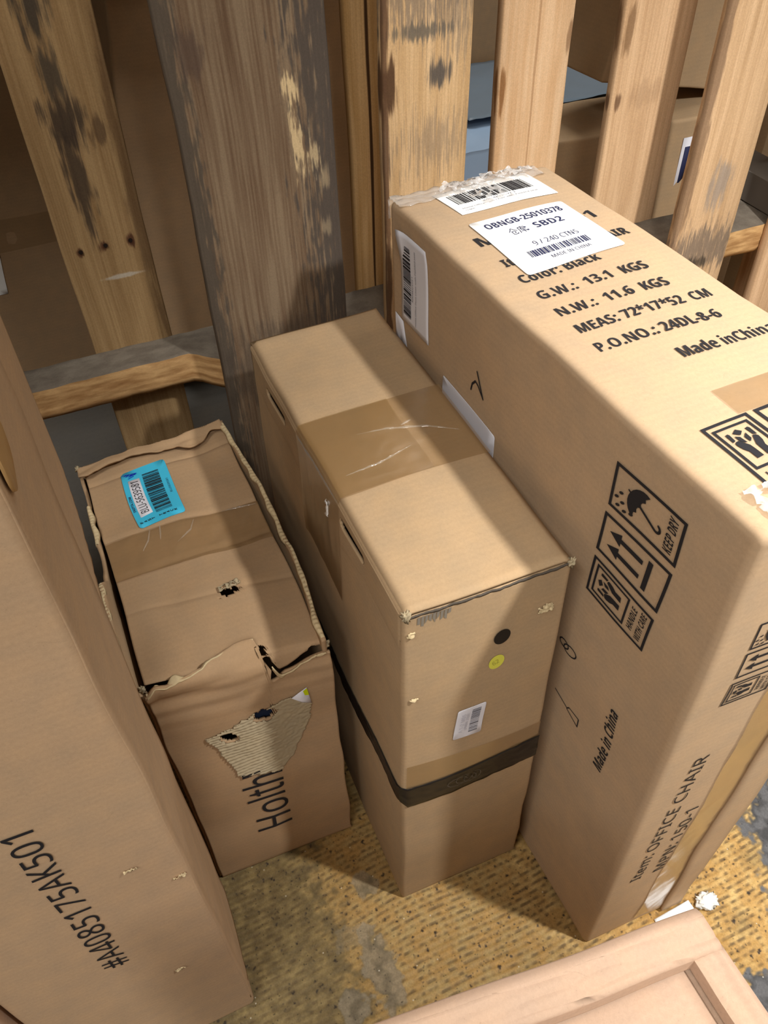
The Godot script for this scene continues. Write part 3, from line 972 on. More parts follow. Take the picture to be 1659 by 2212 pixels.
func build_background() -> void:
	var k := far_carton("dark brown carton behind the left pallet boards with a white sticker", Vector3(-0.75, 0, -2.6), Vector3(0.0, 1.0, -1.6), M.kraft_b, 0.0, 0.0, 0.36)
	patch(k, "front", [Vector2(-0.24, 0.335), Vector2(-0.118, 0.335), Vector2(-0.128, 0.250), Vector2(-0.24, 0.250)], 0.002, "white_sticker", M.paper)
	far_carton("brown carton leaning behind the widest pallet board", Vector3(0.067, 0.034, -1.70), Vector3(0.53, 0.93, -1.45), M.kraft_b, -7.7)
	far_carton("unseen brown carton added on top of the cartons behind the left boards to block light", Vector3(-0.95, 1.012, -2.6), Vector3(0.50, 1.55, -0.985), M.kraft_b)  # out of view; added to shade the space behind the pallet
	far_carton("large tan carton seen through the gap left of the widest board", Vector3(0.03, 0, -2.7), Vector3(0.62, 0.95, -2.1), M.kraft, 0.0, 0.0, 0.66)
	far_carton("low brown carton behind the pallet under a leaning carton", Vector3(0.735, 0, -1.22), Vector3(1.16, 0.56, -1.08), M.kraft, 0.0, -2.0)
	far_carton("leaning brown carton balanced on the low carton behind the pallet", Vector3(0.80, 0.602, -1.24), Vector3(1.12, 1.05, -1.10), M.kraft, -12.0, 4.0)
	k = far_carton("tan carton behind the right end of the pallet with a pale barcode label", Vector3(1.28, 0, -1.45), Vector3(1.85, 1.0, -1.10), M.kraft, 0.0, 0.0, 0.45)
	far_carton("big dark carton standing far back on the grey floor", Vector3(0.9, 0, -3.6), Vector3(2.6, 1.25, -3.02), M.kraft_b)
	# a label hanging off the tall side of the stack
	var lb := thing("hanging_label", "blue grey printed label hanging between two pallet boards at right", "label", Vector3(0.99, 0.0, -1.075))
	var st := begin()
	box_into(st, Vector3(-0.012, 0.44, -0.0006), Vector3(0.018, 0.53, 0.0006))
	commit(st, "label_sheet", M.paper_dull, lb)
	st = begin()
	box_into(st, Vector3(-0.006, 0.455, 0.0007), Vector3(0.006, 0.515, 0.0009))
	commit(st, "label_print", M.ink_blue, lb)
	# stub of timber lying on the stringer
	var tb := thing("timber_offcut", "short grey timber offcut lying across the pallet stringer", "timber", Vector3(1.06, 0.476, -0.94))
	st = begin(false)
	box_into(st, Vector3(-0.058, 0.001, -0.112), Vector3(0.004, 0.045, 0.065))
	commit(st, "offcut", plain(Color(0.42, 0.39, 0.36), 0.9), tb)
	# crumpled plastic sheets on the grey floor, far behind
	var ps := thing("plastic_sheet", "pale blue grey plastic sheets lying on the floor far behind the pallet", "plastic sheet", Vector3(1.4, 0, -2.5))
	for i in 3:
		var off: Vector2 = [Vector2(0.0, 0.1), Vector2(-0.25, 0.45), Vector2(0.3, -0.25)][i]
		sheet(ps, "sheet", plain([Color(0.62, 0.72, 0.84), Color(0.52, 0.60, 0.70), Color(0.44, 0.50, 0.56)][i], 0.35), -0.35, 0.35, -0.25, 0.25, 0.025,
			func(a: float, b: float) -> Vector3: return Vector3(a + off.x, 0.004 + i * 0.014 + 0.006 * absf(nz_b.get_noise_2d(a * 7.0 + i * 5.0, b * 7.0)), -b + off.y), 0.001)

# ------------------------------------------------------------------ the chair carton
func build_chair_carton() -> void:
	var k := carton("chair_carton", "tallest brown chair carton with white shipping labels on its top", Vector3(0.306, 0, -0.712), Vector3(0.484, 0.716, -0.210), {
		"TBL": Vector3(0.300, 0.716, -0.710), "TBR": Vector3(0.476, 0.716, -0.714), "TFL": Vector3(0.317, 0.716, -0.210), "TFR": Vector3(0.497, 0.716, -0.208),
		"BBL": Vector3(0.312, 0, -0.710), "BBR": Vector3(0.48, 0, -0.712), "BFL": Vector3(0.323, 0, -0.211), "BFR": Vector3(0.468, 0, -0.208)},
		[-0.002, 0.004, 0.0, 0.001, 0.002, 0.002], 0.0014)
	carton_body(k, M.kraft_c, 0.0065, 0.03)
	var o := 0.0007
	# top: print
	var rows := [
		["MPN: 150-1", 0.3363, 0.5862, 0.4589, 0.5890, 0.0150],
		["Item: OFFICE CHAIR", 0.338, 0.5467, 0.4655, 0.5490, 0.0120],
		["Color: Black", 0.3369, 0.5184, 0.4152, 0.5200, 0.0118],
		["G.W.:  13.1  KGS", 0.3366, 0.4909, 0.4413, 0.4917, 0.0118],
		["N.W.:  11.6  KGS", 0.3359, 0.4627, 0.4400, 0.4641, 0.0118],
		["MEAS: 72*17*52  CM", 0.3361, 0.4355, 0.4601, 0.4368, 0.0118],
		["P.O.NO.: 24DL-8-6", 0.3353, 0.4075, 0.4465, 0.4088, 0.0118],
		["Made inChina", 0.3829, 0.3758, 0.4690, 0.3770, 0.0118]]
	for r in rows:
		lettering(k, "top", r[0], Vector2(r[1], r[2]), Vector2(r[3], r[4]), r[5], o, M.ink, k.root)
	mark(k, "top", Vector2(0.3387, 0.2320), Vector2(0.3786, 0.2347), Vector2(0.3382, 0.3044), "hands", o)
	mark(k, "top", Vector2(0.3842, 0.2350), Vector2(0.4242, 0.2376), Vector2(0.3838, 0.3073), "up", o)
	mark(k, "top", Vector2(0.4298, 0.2380), Vector2(0.4698, 0.2406), Vector2(0.4294, 0.3103), "dry", o)
	# left side: print and marker
	mark(k, "left", Vector2(-0.2619, 0.6379), Vector2(-0.2619, 0.6815), Vector2(-0.3367, 0.6348), "dry", o)
	mark(k, "left", Vector2(-0.2637, 0.5864), Vector2(-0.2623, 0.6309), Vector2(-0.3393, 0.5822), "up", o)
	mark(k, "left", Vector2(-0.2653, 0.5344), Vector2(-0.2639, 0.5782), Vector2(-0.3402, 0.5305), "hands", o)
	lettering(k, "left", "Made in China", Vector2(-0.2666, 0.3322), Vector2(-0.2665, 0.4359), 0.0125, o, M.ink, k.root)
	flat(k, "left", stroke([Vector2(-0.5435, 0.5990), Vector2(-0.5412, 0.6070), Vector2(-0.5352, 0.6138), Vector2(-0.5300, 0.6120), Vector2(-0.5206, 0.6030), Vector2(-0.5325, 0.6263)], 0.0022), o, "marker_scrawl", M.ink, k.root)
	var loop := []
	for i in 15:
		var t := TAU * i / 14.0
		loop.append(Vector2(-0.343, 0.437) + Vector2(cos(t) * 0.010, sin(t) * 0.006).rotated(0.4))
	var loop2 := []
	for i in 13:
		var t := TAU * i / 12.0
		loop2.append(Vector2(-0.353, 0.437) + Vector2(cos(t) * 0.007, sin(t) * 0.005).rotated(0.2))
	flat(k, "left", stroke(loop, 0.0015) + stroke(loop2, 0.0015), o, "marker_scrawl", M.ink, k.root)
	flat(k, "left", stroke([Vector2(-0.3518, 0.3593), Vector2(-0.3310, 0.3540), Vector2(-0.3280, 0.3588), Vector2(-0.3126, 0.3605), Vector2(-0.3123, 0.3473), Vector2(-0.3310, 0.3527)], 0.0014) , o, "marker_scrawl", M.ink, k.root)
	# front: print
	mark(k, "front", Vector2(0.3838, 0.5905), Vector2(0.3836, 0.6208), Vector2(0.3386, 0.5912), "dry", o)
	mark(k, "front", Vector2(0.3836, 0.5545), Vector2(0.3832, 0.5858), Vector2(0.3386, 0.5559), "up", o)
	mark(k, "front", Vector2(0.3833, 0.5170), Vector2(0.3838, 0.5478), Vector2(0.3381, 0.5189), "hands", o)
	lettering(k, "front", "Item: OFFICE CHAIR", Vector2(0.3500, 0.1718), Vector2(0.3553, 0.4382), 0.0150, o, M.ink, k.root, false)
	lettering(k, "front", "MPN: 150-1", Vector2(0.3842, 0.1719), Vector2(0.3807, 0.3238), 0.0150, o, M.ink, k.root, false)
	# front: the free edge of the outer flap, taped over
	sheet(k.root, "front_flap", M.kraft_c, 0.012, 0.111, 0.010, 0.708, 0.012,
		func(a: float, b: float) -> Vector3: return k.on("front", 0.306 + a, b, 0.0035 + 0.0035 * smoothstep(0.07, 0.115, a) * smoothstep(0.5, 0.0, b)), 0.003,
		func(a: float, b: float) -> bool: return a < 0.1085 + 0.01 * smoothstep(0.3, 0.0, b) and a > 0.20)
	sheet(k.root, "packing_tape", M.tan_tape, 0.385, 0.452, 0.02, 0.70, 0.006,
		func(a: float, b: float) -> Vector3: return k.on("front", a, b, 0.0012 + 0.0008 * absf(nz_b.get_noise_2d(a * 60.0, b * 25.0))), 0.0001)
	var seam := []
	for i in 20:
		seam.append(Vector2(0.4235 + 0.002 * sin(i * 0.9) + (0.012 if i < 6 else 0.0) * (6 - i) / 6.0, lerpf(0.008, 0.43, i / 19.0)))
	sheet(k.root, "flap_edge", M.kraft_c, 0.424, 0.468, 0.006, 0.706, 0.01,
		func(a: float, b: float) -> Vector3: return k.on("front", a + 0.010 * smoothstep(0.25, 0.0, b) * smoothstep(0.468, 0.424, a), b, 0.0042), 0.0036)
	# top: labels
	var lab := patch(k, "top", [Vector2(0.3453, 0.6972), Vector2(0.4510, 0.7009), Vector2(0.4546, 0.6478), Vector2(0.3515, 0.6467)], 0.0010, "barcode_label", M.paper)
	flat(k, "top", placed(bars(38, 4), Vector2(0.3585, 0.6665), Vector2(0.0825, 0.0015), Vector2(-0.0035, 0.0205)), 0.0013, "barcode", M.ink, lab)
	lettering(k, "top", "X004KQ5YE1", Vector2(0.3830, 0.6620), Vector2(0.4180, 0.6628), 0.0028, 0.0013, M.ink_grey, lab, false, "label_text")
	lettering(k, "top", "Home Office Desk Chair with Padded seat", Vector2(0.3580, 0.6565), Vector2(0.4400, 0.6590), 0.0022, 0.0013, M.ink_grey, lab, false, "label_text")
	lettering(k, "top", "73 NEW", Vector2(0.3585, 0.6518), Vector2(0.3690, 0.6522), 0.0022, 0.0013, M.ink_grey, lab, false, "label_text")
	lab = patch(k, "top", [Vector2(0.3460, 0.6269), Vector2(0.4462, 0.6306), Vector2(0.4484, 0.5323), Vector2(0.3466, 0.5267)], 0.0012, "shipping_label", M.paper, null, 0.004)
	var q := func(x: float, y: float) -> Vector2: return Vector2(0.3460, 0.5267) + Vector2(0.1018, 0.0045) * x + Vector2(0.0, 0.1) * y
	lettering(k, "top", "OBNGB-25010378", q.call(0.10, 0.815), q.call(0.90, 0.815), 0.0095, 0.0015, M.ink_blue, lab, true, "label_text")
	lettering(k, "top", ":  SBD2", q.call(0.385, 0.635), q.call(0.79, 0.635), 0.0095, 0.0015, M.ink_blue, lab, true, "label_text")
	lettering(k, "top", "9 / 240 CTNS", q.call(0.31, 0.375), q.call(0.77, 0.375), 0.0075, 0.0015, M.ink_blue, lab, false, "label_text")
	lettering(k, "top", "MADE IN CHINA", q.call(0.34, 0.125), q.call(0.74, 0.125), 0.0050, 0.0015, M.ink_blue, lab, false, "label_text")
	flat(k, "top", placed(bars(30, 12), q.call(0.185, 0.215), Vector2(0.062, 0.0026), Vector2(0, 0.0105)), 0.0015, "barcode", M.ink_blue, lab)
	var glyph := []
	for s in [[Vector2(0.5, 1), Vector2(0.28, 0.72), Vector2(0.03, 0.5)], [Vector2(0.5, 1), Vector2(0.72, 0.72), Vector2(0.97, 0.5)], [Vector2(0.3, 0.52), Vector2(0.68, 0.52), Vector2(0.66, 0.27), Vector2(0.5, 0.28)], [Vector2(0.3, 0.52), Vector2(0.3, 0.06), Vector2(0.8, 0.06), Vector2(0.82, 0.22)]]:
		glyph.append_array(stroke(s, 0.075, false))
	var glyph2 := []
	for s in [[Vector2(0.5, 1.0), Vector2(0.56, 0.9)], [Vector2(0.14, 0.86), Vector2(0.96, 0.86)], [Vector2(0.16, 0.86), Vector2(0.13, 0.4), Vector2(0.02, 0.02)], [Vector2(0.3, 0.68), Vector2(0.88, 0.68)], [Vector2(0.52, 0.8), Vector2(0.34, 0.46), Vector2(0.88, 0.46)], [Vector2(0.22, 0.25), Vector2(0.98, 0.25)], [Vector2(0.6, 0.58), Vector2(0.6, 0.0)]]:
		glyph2.append_array(stroke(s, 0.075, false))
	flat(k, "top", placed(glyph, q.call(0.225, 0.62), Vector2(0.0085, 0.0004), Vector2(0, 0.0115)) + placed(glyph2, q.call(0.315, 0.62), Vector2(0.0085, 0.0004), Vector2(0, 0.0115)), 0.0015, "label_text", M.ink_blue, lab)
	# left side: labels, one peeling at its corner, others half hidden by the next carton
	lab = sheet(k.root, "barcode_label", M.paper_dull, -0.6875, -0.6297, 0.5965, 0.6955, 0.006,
		func(a: float, b: float) -> Vector3: return k.on("left", a - 0.004 * smoothstep(0.68, 0.70, b), b, 0.0009 + 0.0035 * pow(clampf((-0.672 - a) / 0.0155, 0, 1), 2) * smoothstep(0.66, 0.69, b)), 0.0002)
	flat(k, "left", placed(bars(34, 21), Vector2(-0.6660, 0.6060), Vector2(0.0, 0.0780), Vector2(-0.0160, 0.0)), 0.0013, "barcode", M.ink, lab)
	lettering(k, "left", "X004KQ5YE1", Vector2(-0.6615, 0.6280), Vector2(-0.6615, 0.6560), 0.0028, 0.0013, M.ink_grey, lab, false, "label_text")
	lettering(k, "left", "Home Office Desk Chair with Padded seat", Vector2(-0.6545, 0.6030), Vector2(-0.6545, 0.6850), 0.0024, 0.0013, M.ink_grey, lab, false, "label_text")
	patch(k, "left", [Vector2(-0.7025, 0.5960), Vector2(-0.6847, 0.5932), Vector2(-0.6775, 0.56), Vector2(-0.7025, 0.56)], 0.0009, "label_corner", M.paper_dull)
	patch(k, "left", [Vector2(-0.5987, 0.5805), Vector2(-0.4965, 0.5770), Vector2(-0.4965, 0.53), Vector2(-0.5987, 0.53)], 0.0009, "address_label", M.paper_dull, null, 0.003)
	# tape: tan over the top, clear and crumpled at the back edge and the near corner
	sheet(k.root, "packing_tape", M.tan_tape, 0.373, 0.485, 0.3075, 0.3360, 0.005,
		func(a: float, b: float) -> Vector3: return k.on("top", a, b, 0.0011 + 0.0012 * pow(absf(nz_b.get_noise_2d(a * 45.0 + 3.0, b * 70.0)), 1.5)), 0.0001)
	sheet(k.root, "clear_tape", M.clear_tape, 0.306, 0.468, -0.020, 0.024, 0.003,
		func(a: float, b: float) -> Vector3:
			var s := maxf(b, 0.0); var w := 0.0006 + 0.0035 * pow(absf(nz_b.get_noise_2d(a * 40.0, b * 110.0)), 1.4)
			return k.on("top", a, 0.712 - s, w) if b > 0.0 else k.on("back", -a, 0.716 + b, w), 0.0001)
	sheet(k.root, "clear_tape", M.clear_thick, 0.355, 0.462, -0.004, 0.010, 0.0022,
		func(a: float, b: float) -> Vector3: return k.on("top", a, 0.708 - b, 0.0012 + 0.006 * pow(absf(nz_b.get_noise_2d(a * 70.0 + 9.0, b * 190.0)), 1.3)), 0.0001,
		func(a: float, b: float) -> bool: return nz_b.get_noise_2d(a * 60.0, b * 160.0) > -0.15)
	sheet(k.root, "clear_tape", M.clear_thick, 0.372, 0.408, 0.648, 0.706, 0.0022,
		func(a: float, b: float) -> Vector3: return k.on("top", a + (b - 0.68) * -0.25, b, 0.0018 + 0.004 * pow(absf(nz_b.get_noise_2d(a * 95.0 + 2.0, b * 85.0)), 1.3)), 0.0001,
		func(a: float, b: float) -> bool: return nz_b.get_noise_2d(a * 95.0 + 31.0, b * 80.0) > 0.12 and absf(a - 0.39) < 0.017)
	sheet(k.root, "clear_tape", M.clear_thick, 0.320, 0.372, 0.214, 0.246, 0.002,
		func(a: float, b: float) -> Vector3: return k.on("top", a, b, 0.0012 + 0.006 * pow(absf(nz_b.get_noise_2d(a * 80.0 + 52.0, b * 80.0)), 1.2)), 0.0001,
		func(a: float, b: float) -> bool: return nz_b.get_noise_2d(a * 50.0 + 14.0, b * 50.0) > -0.25)

# ------------------------------------------------------------------ the plain carton with black tape
func build_tall_carton() -> void:
	var k := carton("taped_carton", "tall brown carton wrapped once with black tape, between two others", Vector3(0.148, 0, -0.75), Vector3(0.302, 0.574, -0.344), {
		"TBL": Vector3(0.149, 0.574, -0.748), "TBR": Vector3(0.301, 0.574, -0.753), "TFL": Vector3(0.151, 0.574, -0.345), "TFR": Vector3(0.298, 0.574, -0.342),
		"BBL": Vector3(0.147, 0, -0.748), "BBR": Vector3(0.299, 0, -0.75), "BFL": Vector3(0.145, 0, -0.346), "BFR": Vector3(0.305, 0, -0.344)},
		[0.002, -0.001, 0.0, 0.002, 0.0, 0.003], 0.0013)
	carton_body(k, M.kraft, 0.004, 0.03, "body", k.lo, Vector3(k.hi.x, k.hi.y - 0.0045, k.hi.z), func(side: int, u: float, v: float) -> bool: return side == 0 and u > 0.535 and u < 0.5645 and v > -0.74 and v < -0.354)
	# the lid is a sheet of its own; its near edge shows the flutes
	sheet(k.root, "top_panel", M.kraft, 0.1495, 0.3005, 0.3445, 0.7495, 0.007,
		func(a: float, b: float) -> Vector3:
			var e := minf(minf(a - 0.1495, 0.3005 - a), 0.7495 - b)
			var dip := 0.0028 * pow(clampf(1.0 - e / 0.007, 0, 1), 2)
			return k.on("top", a, b, 0.0006 - dip + 0.0006 * nz_b.get_noise_2d(a * 16.0, b * 90.0) * smoothstep(0.40, 0.345, b)), 0.0036,
		func(a: float, b: float) -> bool: return true)
	sheet(k.root, "dark_flap_edge", M.dark_grey, 0.1525, 0.2985, 0.0, 0.0026, 0.0013,
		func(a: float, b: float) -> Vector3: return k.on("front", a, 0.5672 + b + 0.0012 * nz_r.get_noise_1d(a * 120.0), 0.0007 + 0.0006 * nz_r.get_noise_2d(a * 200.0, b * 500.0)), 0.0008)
	var o := 0.0008
	# upper strip of the left side, with the two hand holes cut through it
	var slots := [[-0.6868, -0.6314], [-0.478, -0.4272]]
	sheet(k.root, "left_strip", M.kraft, -0.7475, -0.3475, 0.500, 0.5668, 0.0014,
		func(a: float, b: float) -> Vector3: return k.on("left", a, b, lerpf(-0.0012, 0.0004, smoothstep(0.500, 0.530, b)) - 0.0016 * smoothstep(-0.354, -0.348, a) - 0.0016 * smoothstep(-0.741, -0.747, a)), 0.003,
		func(a: float, b: float) -> bool:
			for h in slots:
				var c := clampf(a, h[0] + 0.0045, h[1] - 0.0045)
				if Vector2(a - c, b - 0.5510).length() < 0.0066: return false
			return true)
	# tan tape over the top and down the left side
	sheet(k.root, "packing_tape", M.tan_tape, 0.0, 0.152 + 0.135, 0.4815, 0.5905, 0.005,
		func(s: float, b: float) -> Vector3:
			var w := 0.0011 + 0.0014 * pow(absf(nz_b.get_noise_2d(s * 6.0, b * 50.0 + 7.0)), 2.0)
			if s < 0.152: return k.on("top", 0.301 - s, b, w)
			return k.on("left", -b, 0.573 - (s - 0.152), w), 0.0001)
	sheet(k.root, "packing_tape", M.tan_tape, 0.150, 0.243, 0.4825, 0.5910, 0.006,
		func(a: float, b: float) -> Vector3: return k.on("top", a, b, 0.0016 + 0.0006 * absf(nz_b.get_noise_2d(a * 30.0, b * 60.0))), 0.0001)
	# shiny pleats in it
	for s in [[Vector2(0.196, 0.553), Vector2(0.225, 0.549), Vector2(0.262, 0.537), Vector2(0.288, 0.520)], [Vector2(0.165, 0.506), Vector2(0.20, 0.509), Vector2(0.236, 0.519)], [Vector2(0.240, 0.548), Vector2(0.252, 0.551)]]:
		pleat(k, "top", s, 0.0022)
	# black tape right round, under a tan strip
	sheet(k.root, "packing_tape", M.tan_tape, 0.152, 0.300, 0.0, 0.046, 0.008,
		func(a: float, b: float) -> Vector3: return k.on("front", a, 0.292 + b - 0.10 * (a - 0.152) * b / 0.046 * 1.0, 0.0008), 0.0001)
	sheet(k.root, "black_tape", M.black_tape, 0.0, 0.152 + 0.40, 0.0, 0.040, 0.004,
		func(s: float, b: float) -> Vector3:
			var w := 0.0012 + 0.0012 * pow(absf(nz_b.get_noise_2d(s * 40.0, b * 60.0)), 1.6)
			if s < 0.152: return k.on("front", 0.301 - s, 0.2560 + b + 0.002 * sin(s * 40.0), w)
			return k.on("left", -0.346 - (s - 0.152), 0.266 + b * 0.75 - 0.008 * smoothstep(0.152, 0.16, s) - 0.006 * (s - 0.152), w), 0.0002)
	var scr := []
	for i in 4:
		var c := Vector2(0.206 + 0.007 * i, 0.276 + 0.002 * (i % 2))
		var pts := []
		for j in 9:
			var t := TAU * j / 8.0 * 0.85 + i
			pts.append(c + Vector2(cos(t) * (0.011 - i * 0.002), sin(t) * 0.008))
		scr.append_array(stroke(pts, 0.0006, false))
	flat(k, "front", scr, 0.0028, "tape_scratches", M.scratch, k.root)
	# stickers
	flat(k, "front", [disc(Vector2(0.2399, 0.5035), 0.0080, 28, 0.0098)], o, "black_dot_sticker", M.black_dot, k.root)
	var ys := flat(k, "front", [disc(Vector2(0.2372, 0.4685), 0.0080, 28, 0.0098)], o, "yellow_dot_sticker", M.pale_yellow, k.root)
	lettering(k, "front", "62", Vector2(0.2338, 0.4650), Vector2(0.2400, 0.4668), 0.006, o + 0.0003, plain(Color(0.66, 0.63, 0.28), 0.7), ys, false, "faint_number")
	var lab := patch(k, "front", [Vector2(0.2009, 0.4106), Vector2(0.2312, 0.4092), Vector2(0.2285, 0.3579), Vector2(0.1983, 0.3604)], 0.0010, "barcode_label", M.paper_dull, null, 0.003)
	flat(k, "front", placed(bars(17, 31), Vector2(0.2142, 0.3665), Vector2(0.0022, 0.0400), Vector2(0.0096, -0.0009)), 0.0014, "barcode", M.ink_grey, lab)
	lettering(k, "front", "LPNRRF 25501", Vector2(0.2120, 0.3730), Vector2(0.2138, 0.4010), 0.0030, 0.0014, plain(Color(0.70, 0.70, 0.75), 0.7), lab, false, "label_text")
	lettering(k, "front", "A 1-2 M05", Vector2(0.2075, 0.3700), Vector2(0.2098, 0.4020), 0.0042, 0.0014, plain(Color(0.76, 0.76, 0.81), 0.7), lab, false, "label_text")
	# torn paper
	scab(k, "front", Vector2(0.2802, 0.5205), 0.0085, 0.0060, 5, M.torn)
	scab(k, "front", Vector2(0.1570, 0.4560), 0.0045, 0.0022, 8, M.torn)
	scab(k, "front", Vector2(0.1545, 0.5465), 0.0040, 0.0050, 9, M.torn)
	sheet(k.root, "paper_scrap", M.paper, -0.5135, -0.5075, 0.5235, 0.5490, 0.0025,
		func(a: float, b: float) -> Vector3: return k.on("left", a, b, 0.001 + 0.004 * absf(nz_b.get_noise_2d(a * 90.0, b * 90.0))), 0.0003,
		func(a: float, b: float) -> bool: return absf(a + 0.5105) < 0.0030 - 0.0018 * absf(b - 0.54) / 0.012)
	# grey rub marks under the near edge, and crushed corner liner
	var rub := []
	for i in 9:
		var a := 0.160 + i * 0.0034
		rub.append(PackedVector2Array([Vector2(a, 0.5660), Vector2(a + 0.0026, 0.5662), Vector2(a + 0.0020, 0.5570 - 0.004 * sin(i * 2.1)), Vector2(a - 0.0004, 0.5575 - 0.003 * sin(i * 1.3))]))
	flat(k, "front", rub, 0.0006, "rub_marks", plain(Color(0.50, 0.47, 0.43), 0.85), k.root)
	crumple(k, Vector3(0.1505, 0.571, -0.3445), 0.010, 3)
	crumple(k, Vector3(0.2995, 0.570, -0.3435), 0.009, 4)

func pleat(k: Carton, face: String, pts: Array, w: float) -> void:
	var st := begin()
	var n := 24
	var prev := []
	for i in n + 1:
		var t := float(i) / n * (pts.size() - 1)
		var j := mini(int(t), pts.size() - 2)
		var p: Vector2 = pts[j].lerp(pts[j + 1], t - j)
		var d: Vector2 = (pts[j + 1] - pts[j]).normalized()
		var s := Vector2(-d.y, d.x) * w * (0.35 + 0.65 * sin(PI * float(i) / n)) * 0.5
		var h := 0.0018 + 0.0016 * sin(PI * float(i) / n) * (0.7 + 0.3 * sin(i * 1.7))
		var row := [k.on(face, p.x + s.x, p.y + s.y, 0.0015), k.on(face, p.x, p.y, h), k.on(face, p.x - s.x, p.y - s.y, 0.0015)]
		if i > 0:
			for q in 2:
				quad(st, prev[q], prev[q + 1], row[q + 1], row[q])
		prev = row
	commit(st, "tape_pleat", M.pleat, k.root)

# a small torn-up flap of liner paper
func scab(k: Carton, face: String, c: Vector2, ru: float, rv: float, seed_: int, m: Material) -> void:
	sheet(k.root, "torn_liner", m, c.x - ru, c.x + ru, c.y - rv, c.y + rv, 0.0009,
		func(a: float, b: float) -> Vector3: return k.on(face, a, b, 0.0007 + 0.0028 * absf(nz_b.get_noise_2d(a * 170.0 + seed_, b * 170.0))), 0.0003,
		func(a: float, b: float) -> bool: return pow((a - c.x) / ru, 2) + pow((b - c.y) / rv, 2) < 0.80 + 0.6 * nz_b.get_noise_2d(a * 130.0, b * 130.0 + seed_))

# a crushed corner: a wad of folded liner
func crumple(k: Carton, p: Vector3, r: float, seed_: int) -> void:
	var s := SphereMesh.new(); s.radial_segments = 14; s.rings = 9; s.radius = 1.0; s.height = 2.0
	var arr := s.get_mesh_arrays()
	var v: PackedVector3Array = arr[Mesh.ARRAY_VERTEX]
	var ix: PackedInt32Array = arr[Mesh.ARRAY_INDEX]
	var st := begin()
	for i in ix:
		var d := v[i]
		var f := 0.62 + 0.55 * nz_b.get_noise_3d(d.x * 2.3 + seed_ * 7.0, d.y * 2.3, d.z * 2.3)
		st.add_vertex(k.at(p) + Vector3(d.x * r * 0.6, d.y * r * 0.75, d.z * r * 0.5) * f - k.base)
	commit(st, "crushed_corner", M.torn_grey, k.root)

